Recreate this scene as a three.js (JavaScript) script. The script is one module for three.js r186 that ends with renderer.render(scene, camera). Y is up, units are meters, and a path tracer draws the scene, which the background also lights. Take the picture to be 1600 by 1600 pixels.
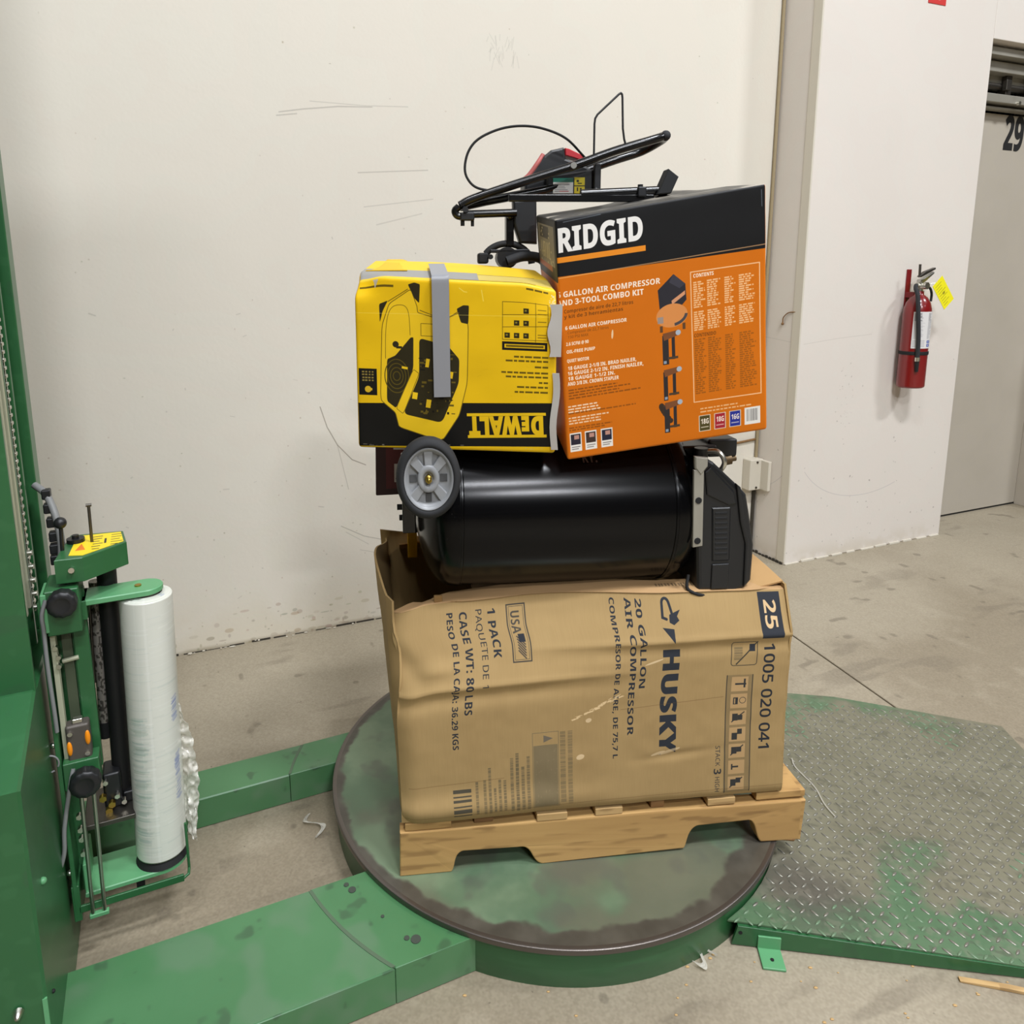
import * as THREE from 'three';
import { RoundedBoxGeometry } from 'three/addons/geometries/RoundedBoxGeometry.js';
import { mergeGeometries, mergeVertices, toCreasedNormals } from 'three/addons/utils/BufferGeometryUtils.js';
import { RectAreaLightUniformsLib } from 'three/addons/lights/RectAreaLightUniformsLib.js';

// ---------------------------------------------------------------- camera, lamps, exposure
const V3 = THREE.Vector3;
const scene = new THREE.Scene();
const camera = new THREE.PerspectiveCamera(THREE.MathUtils.radToDeg(2 * Math.atan(1000 / 1139)), 1, 0.05, 60);
camera.setViewOffset(2000, 2000, 1000 - 737.8, 1000 - 647.6, 1600, 1600);   // the lens sits high and left of the frame's middle
camera.position.set(0, 1.5, 0);
camera.rotation.set(-0.1814, 0, -0.0097, 'YXZ');
scene.add(camera);
const EXPOSURE = 1.0;
const LAMP = 98;                                   // nits of the ceiling panels
const renderer = new THREE.WebGLRenderer({ antialias: true });
renderer.toneMapping = THREE.LinearToneMapping;
renderer.toneMappingExposure = EXPOSURE;
renderer.shadowMap.enabled = true;
RectAreaLightUniformsLib.init();
// ceiling panels: [along the wall, out from the wall, strength]
const CEILING = 6.6;
const LAMPS = [[6.6, 1.4, 0.95], [1.8, 0.9, 1.0], [-1.0, 0.6, 0.4], [0.3, 4.0, 0.7], [0.3, 7.6, 1.5], [6.0, 7.6, 0.2]];

// ---------------------------------------------------------------- helpers
let seed = 7;
const rnd = () => { seed = (seed * 1664525 + 1013904223) >>> 0; return seed / 4294967296; };
const hash = (x, y, s = 0) => { let h = (x * 374761393 + y * 668265263 + s * 2147483647) | 0; h = Math.imul(h ^ (h >>> 13), 1274126177); return ((h ^ (h >>> 16)) >>> 0) / 4294967296; };
const mod = (a, b) => ((a % b) + b) % b;
const sm = (t) => t * t * (3 - 2 * t);
const lerp = (a, b, t) => a + (b - a) * t;
const clamp = (x, a = 0, b = 1) => Math.min(b, Math.max(a, x));
const ss = (a, b, x) => sm(clamp((x - a) / (b - a)));
function vn(x, y, per = 4096, s = 0) {
  const xi = Math.floor(x), yi = Math.floor(y), fx = sm(x - xi), fy = sm(y - yi);
  const h = (i, j) => hash(mod(xi + i, per), mod(yi + j, per), s);
  return lerp(lerp(h(0, 0), h(1, 0), fx), lerp(h(0, 1), h(1, 1), fx), fy);
}
function fbm(x, y, per, oct = 4, s = 0) { let a = 0.5, v = 0, n = 0; for (let i = 0; i < oct; i++) { v += a * vn(x, y, per, s + i * 17); n += a; a *= 0.5; x *= 2; y *= 2; per *= 2; } return v / n; }
const col = (hex) => { const c = new THREE.Color(hex); return [c.r, c.g, c.b]; };   // linear
const toS = (v) => { v = clamp(v); return 255 * (v <= 0.0031308 ? v * 12.92 : 1.055 * Math.pow(v, 1 / 2.4) - 0.055); };
const srgb = (hex) => [(hex >> 16) & 255, (hex >> 8) & 255, hex & 255];
function finish(t, srgbMap, rep) { t.wrapS = t.wrapT = rep || THREE.RepeatWrapping; t.magFilter = THREE.LinearFilter; t.minFilter = THREE.LinearMipmapLinearFilter; t.generateMipmaps = true; if (srgbMap) t.colorSpace = THREE.SRGBColorSpace; t.needsUpdate = true; return t; }
// colour map from fn(u, v) -> [r, g, b] in sRGB 0..255 (v upwards)
function colorTex(w, h, fn, wrap) {
  const d = new Uint8Array(w * h * 4);
  for (let j = 0; j < h; j++) for (let i = 0; i < w; i++) { const c = fn((i + 0.5) / w, (j + 0.5) / h), k = (j * w + i) * 4; d[k] = clamp(c[0], 0, 255); d[k + 1] = clamp(c[1], 0, 255); d[k + 2] = clamp(c[2], 0, 255); d[k + 3] = 255; }
  return finish(new THREE.DataTexture(d, w, h, THREE.RGBAFormat), true, wrap);
}
function grayTex(w, h, fn, wrap) { const t = colorTex(w, h, (u, v) => { const g = fn(u, v) * 255; return [g, g, g]; }, wrap); t.colorSpace = THREE.NoColorSpace; return t; }
function canvasTex(w, h, draw, wrap = THREE.ClampToEdgeWrapping) {
  const c = document.createElement('canvas'); c.width = w; c.height = h;
  draw(c.getContext('2d'), w, h);
  return finish(new THREE.CanvasTexture(c), true, wrap);
}
const mix3 = (a, b, t) => [lerp(a[0], b[0], t), lerp(a[1], b[1], t), lerp(a[2], b[2], t)];
const std = (o) => new THREE.MeshStandardMaterial(o);
const phys = (o) => new THREE.MeshPhysicalMaterial(o);

// frames: x runs along a direction turned by yaw, z comes out of it towards the camera
function frame(ox, oy, oz, deg) { const a = deg * Math.PI / 180, c = Math.cos(a), s = Math.sin(a); return { a, to: (x, y, z) => new V3(ox + c * x + s * z, oy + y, oz - s * x + c * z) }; }
const WALL = frame(0, 0, 0, 22);                        // wall face at z = -3.015
const MACH = frame(0.218, 0, -1.942, 23.7);             // centre of the turntable
const STACK = frame(-0.1827, 0.105, -1.5098, 5.943);    // front left foot of the pallet
const RAMP = frame(0.5805, 0, -1.4177, -8.345);

const used = {};
function numbered(n) { used[n] = (used[n] ?? -1) + 1; return used[n] ? n + '_' + String(used[n]).padStart(3, '0') : n; }
const base = new Map();
function thing(name, label, category, F, b = [0, 0, 0], group) {
  const g = new THREE.Group(); g.name = numbered(name); g.position.copy(F.to(...b)); g.rotation.y = F.a;
  g.userData = { label, category }; if (group) g.userData.group = group;
  base.set(g, b); scene.add(g); return g;
}
function structure(name, F, b = [0, 0, 0]) { const g = new THREE.Group(); g.name = name; g.position.copy(F.to(...b)); g.rotation.y = F.a; g.userData = { kind: 'structure' }; base.set(g, b); scene.add(g); return g; }
function part(name, geo, mat, parent, label, kind) {    // geo is in the coordinates of the thing's frame
  const b = base.get(parent), gs = Array.isArray(geo) ? geo : [geo];
  const g = gs.length > 1 ? merge(gs) : gs[0];
  g.translate(-b[0], -b[1], -b[2]);
  const m = new THREE.Mesh(g, mat); m.name = name; m.castShadow = m.receiveShadow = true;
  if (label) m.userData.label = label; if (kind) m.userData.kind = kind;
  base.set(m, b); parent.add(m); return m;
}
function piece(name, geo, mat, parent, x, y, z, ry = 0) { // shared geometry, placed by its own position
  const b = base.get(parent), m = new THREE.Mesh(geo, mat); m.name = name; m.position.set(x - b[0], y - b[1], z - b[2]); m.rotation.y = ry; m.castShadow = m.receiveShadow = true; parent.add(m); return m;
}
function merge(gs) {
  gs = gs.map((g) => { const q = g.index ? g.toNonIndexed() : g; for (const k of Object.keys(q.attributes)) if (!['position', 'normal', 'uv'].includes(k)) q.deleteAttribute(k); if (!q.attributes.uv) q.setAttribute('uv', new THREE.BufferAttribute(new Float32Array(q.attributes.position.count * 2), 2)); q.clearGroups?.(); return q; });
  return mergeGeometries(gs);
}
function uvM(g, k = 1, ox = 0, oy = 0) {                 // uv in metres from the dominant axis of the normal
  if (g.index) g = g.toNonIndexed();
  const p = g.attributes.position, n = g.attributes.normal, uv = new Float32Array(p.count * 2);
  for (let i = 0; i < p.count; i += 3) {
    let X = 0, Y = 0, Z = 0; for (let j = 0; j < 3; j++) { X += n.getX(i + j); Y += n.getY(i + j); Z += n.getZ(i + j); }
    X = Math.abs(X); Y = Math.abs(Y); Z = Math.abs(Z);
    for (let j = 0; j < 3; j++) {
      const a = p.getX(i + j), b = p.getY(i + j), c = p.getZ(i + j);
      const [u, v] = Y >= X && Y >= Z ? [a, c] : X >= Z ? [c, b] : [a, b];
      uv[(i + j) * 2] = u * k + ox; uv[(i + j) * 2 + 1] = v * k + oy;
    }
  }
  g.setAttribute('uv', new THREE.BufferAttribute(uv, 2)); return g;
}
function box(x0, x1, y0, y1, z0, z1, r = 0.002, seg = 1) {
  const w = x1 - x0, h = y1 - y0, d = z1 - z0; r = Math.min(r, w / 2.2, h / 2.2, d / 2.2);
  const g = r > 0 ? new RoundedBoxGeometry(w, h, d, seg, r) : new THREE.BoxGeometry(w, h, d);
  g.translate((x0 + x1) / 2, (y0 + y1) / 2, (z0 + z1) / 2); return uvM(g);
}
function orient(g, a, b) {                               // a geometry along +y becomes one from a to b
  const d = new V3().subVectors(b, a), q = new THREE.Quaternion().setFromUnitVectors(new V3(0, 1, 0), d.clone().normalize());
  g.applyQuaternion(q); g.translate(a.x, a.y, a.z); return g;
}
const v = (p) => (p.isVector3 ? p : new V3(...p));
function cyl(a, b, r, r2 = r, n = 20) { a = v(a); b = v(b); const h = a.distanceTo(b), g = new THREE.CylinderGeometry(r2, r, h, n); g.translate(0, h / 2, 0); return orient(g, a, b); }
function lathe(pts, a, b, n = 32) { return orient(new THREE.LatheGeometry(pts.map((p) => new THREE.Vector2(p[0], p[1])), n), v(a), v(b)); }
function tube(pts, r, n = 64, rs = 10, tension = 0.5, closed = false) { return new THREE.TubeGeometry(new THREE.CatmullRomCurve3(pts.map(v), closed, 'catmullrom', tension), n, r, rs, closed); }
function pipe(pts, r, n = 12) {                           // straight runs with ball elbows and capped ends
  const out = []; pts = pts.map(v);
  for (let i = 0; i + 1 < pts.length; i++) out.push(cyl(pts[i], pts[i + 1], r, r, n));
  for (let i = 1; i + 1 < pts.length; i++) { const s = new THREE.SphereGeometry(r, n, 8); s.translate(pts[i].x, pts[i].y, pts[i].z); out.push(s); }
  return merge(out);
}
function ball(c, r, n = 16) { const g = new THREE.SphereGeometry(r, n, Math.max(6, n / 2)); g.translate(...c); return g; }
function shape(pts) { const s = new THREE.Shape(); pts.forEach((p, i) => (i ? s.lineTo(p[0], p[1]) : s.moveTo(p[0], p[1]))); s.closePath(); return s; }
function prism(pts, z0, z1, bevel = 0.0015, segs = 1) {   // outline in x, y; from z0 to z1
  const s = pts instanceof THREE.Shape ? pts : shape(pts);
  const g = new THREE.ExtrudeGeometry(s, { depth: z1 - z0 - 2 * bevel, bevelEnabled: bevel > 0, bevelSize: bevel, bevelThickness: bevel, bevelSegments: segs, bevelOffset: -bevel, curveSegments: 16 });
  g.translate(0, 0, z0 + bevel); return uvM(g);
}
function slabXZ(pts, y0, y1, bevel = 0.001) {            // outline in x, z; from y0 up to y1
  const g = new THREE.ExtrudeGeometry(pts instanceof THREE.Shape ? pts : shape(pts.map((p) => [p[0], -p[1]])), { depth: y1 - y0 - 2 * bevel, bevelEnabled: bevel > 0, bevelSize: bevel, bevelThickness: bevel, bevelSegments: 1, bevelOffset: -bevel, curveSegments: 48 });
  g.rotateX(-Math.PI / 2); g.translate(0, y0 + bevel, 0); return uvM(g);
}
function prismX(pts, x0, x1, bevel = 0.0015) {           // outline in z, y; from x0 to x1
  const g = new THREE.ExtrudeGeometry(shape(pts), { depth: x1 - x0 - 2 * bevel, bevelEnabled: bevel > 0, bevelSize: bevel, bevelThickness: bevel, bevelSegments: 1, bevelOffset: -bevel });
  g.applyMatrix4(new THREE.Matrix4().set(0, 0, 1, x0 + bevel, 0, 1, 0, 0, 1, 0, 0, 0, 0, 0, 0, 1));
  const i = g.index ? g.index.array : null; // the axes were swapped: turn the faces round
  if (!i) { for (const k of ['position', 'normal', 'uv']) { const A = g.attributes[k], s = A.itemSize, a = A.array; for (let t = 0; t < A.count; t += 3) for (let c = 0; c < s; c++) { const q = a[(t + 1) * s + c]; a[(t + 1) * s + c] = a[(t + 2) * s + c]; a[(t + 2) * s + c] = q; } } }
  return uvM(g);
}
function smoothNormals(g, minDot = -1) {                 // one normal for all vertices at a place
  g.computeVertexNormals();
  const p = g.attributes.position, n = g.attributes.normal, m = new Map();
  const key = (i) => Math.round(p.getX(i) * 2e5) + ',' + Math.round(p.getY(i) * 2e5) + ',' + Math.round(p.getZ(i) * 2e5);
  for (let i = 0; i < p.count; i++) { const k = key(i), e = m.get(k) ?? new V3(); e.x += n.getX(i); e.y += n.getY(i); e.z += n.getZ(i); m.set(k, e); }
  for (let i = 0; i < p.count; i++) { const e = m.get(key(i)).clone().normalize(); n.setXYZ(i, e.x, e.y, e.z); }
  return g;
}
// carton: a soft-edged box of w x h x d bent onto eight corners c[front TL TR BR BL, back TL TR BR BL]; dent(u, v, t, p) moves points
function carton(c, w, h, d, r, dent, n = 28) {
  const g = new THREE.BoxGeometry(w, h, d, n, n, Math.max(6, n >> 1)), p = g.attributes.position, H = [w / 2, h / 2, d / 2];
  const snap = (x, half, k) => { const t = (x / half), e = 1 - r / half; const cells = k / 2, i = Math.abs(t) * cells; return i > cells - 2 ? Math.sign(t) * half * lerp(e, 1, (i - (cells - 2)) / 2) : Math.sign(t) * half * e * (i / (cells - 2)); };
  const P = c.map((q) => new V3(...q)), uvs = [];
  for (let i = 0; i < p.count; i++) {
    const x = [snap(p.getX(i), H[0], n), snap(p.getY(i), H[1], n), snap(p.getZ(i), H[2], Math.max(6, n >> 1))];
    const q = x.map((a, k) => clamp(a, -(H[k] - r), H[k] - r)), e = x.map((a, k) => a - q[k]), L = Math.hypot(...e);
    const y = L > 1e-9 ? q.map((a, k) => a + e[k] / L * r) : x;
    const u = y[0] / w + 0.5, t = 0.5 - y[1] / h, s = 0.5 - y[2] / d;    // right, down, back
    const pt = new V3();
    const add = (k, f) => pt.addScaledVector(P[k], f);
    add(0, (1 - u) * (1 - t) * (1 - s)); add(1, u * (1 - t) * (1 - s)); add(2, u * t * (1 - s)); add(3, (1 - u) * t * (1 - s));
    add(4, (1 - u) * (1 - t) * s); add(5, u * (1 - t) * s); add(6, u * t * s); add(7, (1 - u) * t * s);
    if (dent) dent(u, t, s, pt);
    p.setXYZ(i, pt.x, pt.y, pt.z);
    uvs.push([u, t, s]);
  }
  // print runs with the flat of each side
  for (const gr of g.groups) for (let j = gr.start; j < gr.start + gr.count; j++) { const i = g.index.getX(j), [u, t, s] = uvs[i], m = gr.materialIndex; g.attributes.uv.setXY(i, m < 2 ? (m ? 1 - s : s) : m === 5 ? 1 - u : u, m === 2 ? 1 - s : m === 3 ? s : 1 - t); }
  return smoothNormals(g);
}
// sheet: a grid of nu x nv points given by fn(u, v), thick along its normal
function sheet(fn, nu, nv, th = 0.004) {
  const g = new THREE.BoxGeometry(1, 1, 1, nu, nv, 1), p = g.attributes.position, N = new V3(), e = 1e-3;
  for (let i = 0; i < p.count; i++) {
    const u = p.getX(i) + 0.5, t = 0.5 - p.getY(i), s = p.getZ(i);
    const A = v(fn(u, t)), du = v(fn(Math.min(1, u + e), t)).sub(v(fn(Math.max(0, u - e), t))), dv = v(fn(u, Math.min(1, t + e))).sub(v(fn(u, Math.max(0, t - e))));
    N.crossVectors(dv, du).normalize();
    A.addScaledVector(N, (s - 0.5) * th); p.setXYZ(i, A.x, A.y, A.z);
  }
  g.computeVertexNormals(); return g;
}
// ---------------------------------------------------------------- materials
const speckle = (u, v, n, s) => vn(u * n, v * n, n, s);
const M = {};
M.greenMap = colorTex(512, 512, (u, v) => {
  const a = fbm(u * 6, v * 6, 6, 5, 1), b = fbm(u * 40, v * 40, 40, 2, 5);
  let c = mix3([38, 88, 50], [46, 98, 57], a); c = mix3(c, [54, 104, 64], 0.4 * ss(0.6, 0.75, b));
  return mix3(c, [56, 78, 58], 0.25 * ss(0.72, 0.8, fbm(u * 14, v * 14, 14, 3, 9)));
});
M.green = std({ map: M.greenMap, roughness: 0.34 });
M.greenFloor = std({ map: colorTex(512, 512, (u, v) => { const a = fbm(u * 5, v * 5, 5, 5, 2), b = fbm(u * 22, v * 22, 22, 3, 6); let c = mix3([66, 114, 72], [84, 130, 88], a); c = mix3(c, [96, 124, 96], 0.6 * ss(0.55, 0.75, fbm(u * 9, v * 9, 9, 3, 8))); return mix3(c, [58, 84, 60], 0.6 * ss(0.7, 0.82, b)); }), roughness: 0.38 });
M.greenLight = std({ color: 0x5c9a6a, roughness: 0.4 });
M.steel = std({ color: 0xb9b8b2, metalness: 1, roughness: 0.32 });
M.darkSteel = std({ color: 0x5d5953, metalness: 0.9, roughness: 0.42 });
M.zinc = std({ color: 0xd4d2c8, metalness: 1, roughness: 0.28 });
M.cream = std({ color: 0xb4b59c, roughness: 0.5, metalness: 0.3 });
M.blackPlastic = std({ color: 0x17181a, roughness: 0.42 });
M.blackMatte = std({ color: 0x101112, roughness: 0.75 });
M.blackPaint = std({ color: 0x0a0a0b, roughness: 0.25 });
M.rubber = std({ color: 0x242527, roughness: 0.8 });
M.rollerRubber = std({ color: 0x0d0d0e, roughness: 0.6 });
M.grayCable = std({ color: 0x7c7d7c, roughness: 0.5 });
M.brass = std({ color: 0xb59a4a, metalness: 1, roughness: 0.35 });
M.orange = std({ color: 0xe88a12, roughness: 0.35 });
M.brownGray = std({ color: 0x56504a, roughness: 0.5, metalness: 0.3 });
M.paper = std({ color: 0xb9b4ad, roughness: 0.8 });

// painted concrete wall; one metre of uv is one metre of wall, the map covers 4 m x 3 m starting at (-1, 0)
const scuffs = (x) => {
  const line = (pts, a, w, c = '60,56,50') => { x.strokeStyle = `rgba(${c},${a})`; x.lineWidth = w; x.beginPath(); pts.forEach((p, i) => { const X = (p[0] + 1) * 512, Y = 1536 - p[1] * 512; i ? x.lineTo(X, Y) : x.moveTo(X, Y); }); x.stroke(); };
  line([[0.43, 2.143], [0.52, 2.16], [0.66, 2.18], [0.80, 2.188]], 0.22, 2.2); line([[0.42, 2.13], [0.5, 2.142]], 0.22, 2);
  line([[0.55, 2.192], [0.77, 2.191], [0.95, 2.2]], 0.16, 1.6); line([[0.73, 1.933], [1.03, 1.956]], 0.2, 2); line([[0.75, 1.80], [1.05, 1.84]], 0.16, 1.8); line([[0.8, 1.73], [1.0, 1.78]], 0.12, 2.5);
  line([[0.534, 0.99], [0.56, 0.90], [0.60, 0.82], [0.66, 0.75], [0.72, 0.72]], 0.5, 1.6, '70,58,44'); line([[0.60, 0.82], [0.64, 0.62]], 0.25, 1.2);
  line([[0.60, 0.46], [0.7, 0.40], [0.79, 0.37]], 0.35, 1.4); line([[0.62, 0.43], [0.72, 0.36]], 0.2, 1.2); line([[0.68, 0.34], [0.80, 0.30]], 0.25, 1);
  for (let i = 0; i < 26; i++) { const a = 1.3 + rnd() * 0.16, b = 2.42 + rnd() * 0.1; line([[a, b], [a + 0.06 * (rnd() - 0.5), b - 0.02 - 0.04 * rnd()]], 0.12, 1.2); }
  for (let i = 0; i < 60; i++) { const a = -0.6 + rnd() * 3.3, b = 0.1 + rnd() * rnd() * 2.2; line([[a, b], [a + 0.05 * (rnd() - 0.5), b + 0.02 * (rnd() - 0.5)]], 0.1 + 0.12 * rnd(), 1 + rnd() * 1.6); }
  for (let i = 0; i < 500; i++) { const a = -1 + rnd() * 4, b = Math.pow(rnd(), 3) * 2.6; x.fillStyle = `rgba(${90 + 40 * rnd()},${80 + 30 * rnd()},${60 + 20 * rnd()},${0.1 + 0.3 * rnd()})`; x.fillRect((a + 1) * 512, 1536 - b * 512, 1 + rnd() * 3, 1 + rnd() * 2.5); }
  for (let i = 0; i < 420; i++) { const a = -1 + rnd() * 4, b = Math.pow(rnd(), 2.2) * 0.16; x.fillStyle = `rgba(${110 + 40 * rnd()},${100 + 30 * rnd()},${80 + 20 * rnd()},${0.1 + 0.25 * rnd()})`; x.beginPath(); x.ellipse((a + 1) * 512, 1536 - b * 512, 1 + rnd() * 9, 1 + rnd() * 4, 0, 0, 7); x.fill(); }
};
M.wallMap = canvasTex(2048, 1536, (x, w, h) => {
  const im = x.createImageData(w, h), d = im.data;
  for (let j = 0; j < h; j++) for (let i = 0; i < w; i++) {
    const X = i / 512 - 1, Y = 3 - j / 512, n = fbm(X * 1.3 + 9, Y * 1.3, 64, 4, 3), f = fbm(X * 9, Y * 9, 256, 3, 8), k = (j * w + i) * 4;
    let c = mix3([214, 207, 193], [223, 217, 203], n); c = mix3(c, [216, 210, 194], 0.3 * ss(0.5, 0.75, f) * ss(1.4, 0.1, Y));
    c = mix3(c, [200, 188, 162], 0.35 * ss(0.3, 0.0, Y) * ss(0.3, 0.65, fbm(X * 5, Y * 5, 128, 4, 21)));
    c = mix3(c, [150, 138, 115], 0.7 * ss(0.025, 0.0, Y + 0.012 * (f - 0.5)));
    d[k] = c[0]; d[k + 1] = c[1]; d[k + 2] = c[2]; d[k + 3] = 255;
  }
  x.putImageData(im, 0, 0); scuffs(x);
}, THREE.MirroredRepeatWrapping);
M.wallMap.repeat.set(1 / 4, 1 / 3); M.wallMap.offset.set(1 / 4, 0);
M.bump = grayTex(512, 512, (u, v) => 0.6 * fbm(u * 20, v * 20, 20, 4, 31) + 0.4 * fbm(u * 90, v * 90, 90, 2, 33));
M.wall = std({ map: M.wallMap, roughness: 0.72, bumpMap: M.bump, bumpScale: 0.0007 });
M.columnMap = canvasTex(1024, 2048, (x, w, h) => {     // 1.4 m x 2.8 m of the column's face
  const im = x.createImageData(w, h), d = im.data;
  for (let j = 0; j < h; j++) for (let i = 0; i < w; i++) { const X = i / 731, Y = (h - j) / 731, n = fbm(X * 2, Y * 2, 64, 4, 41), k = (j * w + i) * 4; let c = mix3([214, 206, 196], [221, 214, 204], n); c = mix3(c, [200, 190, 172], 0.6 * ss(0.12, 0, Y) * ss(0.35, 0.6, fbm(X * 12, Y * 12, 64, 4, 45))); d[k] = c[0]; d[k + 1] = c[1]; d[k + 2] = c[2]; d[k + 3] = 255; }
  x.putImageData(im, 0, 0);
  const P = (a, b) => [a * 731, h - b * 731];
  for (let i = 0; i < 70; i++) { const [a, b] = P(rnd() * 1.3, 0.05 + rnd() * rnd() * 1.1); x.fillStyle = `rgba(120,112,104,${0.12 + 0.35 * rnd()})`; x.beginPath(); x.ellipse(a, b, 1 + rnd() * 4, 1 + rnd() * 3, rnd() * 3, 0, 7); x.fill(); }
  x.strokeStyle = 'rgba(150,146,150,0.4)'; x.lineWidth = 2; x.beginPath(); const q = [P(0.1, 0.50), P(0.25, 0.31), P(0.55, 0.29), P(0.78, 0.37)]; x.moveTo(...q[0]); x.bezierCurveTo(...q[1], ...q[2], ...q[3]); x.stroke();
  x.strokeStyle = 'rgba(170,164,152,0.35)'; x.lineWidth = 2; x.beginPath(); x.moveTo(...P(0.03, 1.17)); x.lineTo(...P(0.25, 1.19)); x.lineTo(...P(0.5, 1.205)); x.stroke();
  for (let i = 0; i < 40; i++) { const [a, b] = P(0.28 + 0.12 * rnd(), 0.72 + 0.35 * rnd()); x.fillStyle = `rgba(150,142,128,${0.15 + 0.3 * rnd()})`; x.fillRect(a, b, 2 + rnd() * 5, 1 + rnd() * 4); }
}, THREE.MirroredRepeatWrapping);
M.columnMap.repeat.set(1 / 1.4, 1 / 2.8); M.columnMap.offset.set(-2.893 / 1.4, 0);
M.column = std({ map: M.columnMap, roughness: 0.7, bumpMap: M.bump, bumpScale: 0.0007 });
M.plaster = std({ color: 0xcfc8b8, roughness: 0.85 });
M.gapDark = std({ color: 0x3a352c, roughness: 0.95 });
M.door = std({ map: colorTex(256, 256, (u, v) => mix3([172, 164, 149], [182, 174, 160], fbm(u * 4, v * 4, 4, 4, 51))), roughness: 0.5 });
M.galv = std({ map: colorTex(256, 256, (u, v) => mix3([146, 142, 130], [172, 168, 156], fbm(u * 12, v * 12, 12, 4, 53))), roughness: 0.45, metalness: 0.35 });
M.farWall = std({ color: 0x57534b, roughness: 0.8 });
M.ceiling = std({ color: 0x77746c, roughness: 0.9 });

// concrete floor, 4 m tile
M.floorMap = colorTex(2048, 2048, (u, v) => {
  const wx = fbm(u * 4, v * 4, 4, 3, 61) * 0.6, a = fbm(u * 5 + wx, v * 5 + wx, 5, 5, 63), b = fbm(u * 18, v * 60, 18 * 60, 3, 65), g = vn(u * 900, v * 900, 900, 67);
  let c = mix3([138, 127, 107], [158, 148, 128], ss(0.3, 0.72, a));
  c = mix3(c, [108, 99, 84], 0.32 * ss(0.6, 0.75, b) * ss(0.35, 0.6, fbm(u * 9, v * 9, 9, 2, 66)));
  c = mix3(c, [166, 156, 136], 0.35 * ss(0.62, 0.8, fbm(u * 26, v * 26, 26, 3, 69)));
  c = mix3(c, [92, 84, 70], 0.4 * ss(0.80, 0.88, fbm(u * 60, v * 60, 60, 2, 71)));
  c = mix3(c, [78, 70, 58], ss(0.975, 0.99, vn(u * 300, v * 300, 300, 73)) * 0.5);
  return [c[0] + (g - 0.5) * 16, c[1] + (g - 0.5) * 16, c[2] + (g - 0.5) * 15];
});
M.floorMap.repeat.set(0.25, 0.25);
M.floor = std({ map: M.floorMap, roughness: 0.62, roughnessMap: grayTex(512, 512, (u, v) => lerp(0.7, 1, fbm(u * 8, v * 8, 8, 4, 75))), bumpMap: M.bump, bumpScale: 0.0015 });

// turntable plate: worn green paint inside a bare steel rim
M.discMap = colorTex(1024, 1024, (u, v) => {
  const x = u * 2 - 1, y = v * 2 - 1, r = Math.hypot(x, y), an = Math.atan2(y, x), w = fbm(u * 9, v * 9, 9, 5, 81), k = fbm(u * 30, v * 30, 30, 3, 83);
  let c = mix3([92, 116, 90], [120, 140, 112], ss(0.3, 0.7, w));
  c = mix3(c, [104, 102, 86], 0.75 * ss(0.46, 0.62, fbm(u * 5 + 3, v * 5, 5, 4, 85)));
  c = mix3(c, [92, 94, 84], 0.5 * ss(0.55, 0.75, fbm(u * 16, v * 16, 16, 3, 89)));
  const rad = 0.955 + 0.03 * (vn(an * 14 + 60, 3, 4096, 87) - 0.5) + 0.05 * (k - 0.5) - 0.075 * ss(0.5, 1, Math.cos(an + 0.55)) - 0.03 * ss(0.4, 1, Math.cos(an + 1.9));
  c = mix3(c, mix3([68, 64, 56], [96, 92, 82], k), ss(rad - 0.012, rad + 0.012, r));
  return c;
}, THREE.ClampToEdgeWrapping);
M.disc = std({ map: M.discMap, roughness: 0.28, metalness: 0.15, bumpMap: M.bump, bumpScale: 0.0006 });

// wood
function woodTex(a, b, s) { return colorTex(512, 256, (u, v) => { const n = fbm(u * 3, v * 30, 30, 4, s), k = fbm(u * 14, v * 90, 90, 2, s + 3); let c = mix3(a, b, n); c = mix3(c, mix3(a, [70, 45, 20], 0.6), 0.4 * ss(0.6, 0.8, k)); const kx = (u - 0.35) * 10, ky = (v - 0.6) * 14; return mix3(c, [96, 66, 34], 0.5 * Math.exp(-(kx * kx + ky * ky) * 2)); }); }
M.wood = std({ map: woodTex([164, 126, 74], [200, 162, 102], 91), roughness: 0.75 });
M.wood2 = std({ map: woodTex([172, 138, 88], [210, 176, 122], 95), roughness: 0.75 });
M.woodDark = std({ map: woodTex([112, 82, 48], [150, 112, 68], 97), roughness: 0.8 });
M.card = std({ map: colorTex(512, 512, (u, v) => mix3([150, 122, 76], [166, 138, 90], 0.6 * fbm(u * 5, v * 5, 5, 4, 101) + 0.4 * vn(u * 200, v * 12, 2400, 103))), roughness: 0.85 });
M.cardInside = std({ color: 0xb48f5e, roughness: 0.9 });
M.cardEdge = std({ color: 0x8c6a3e, roughness: 0.95 });
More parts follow.
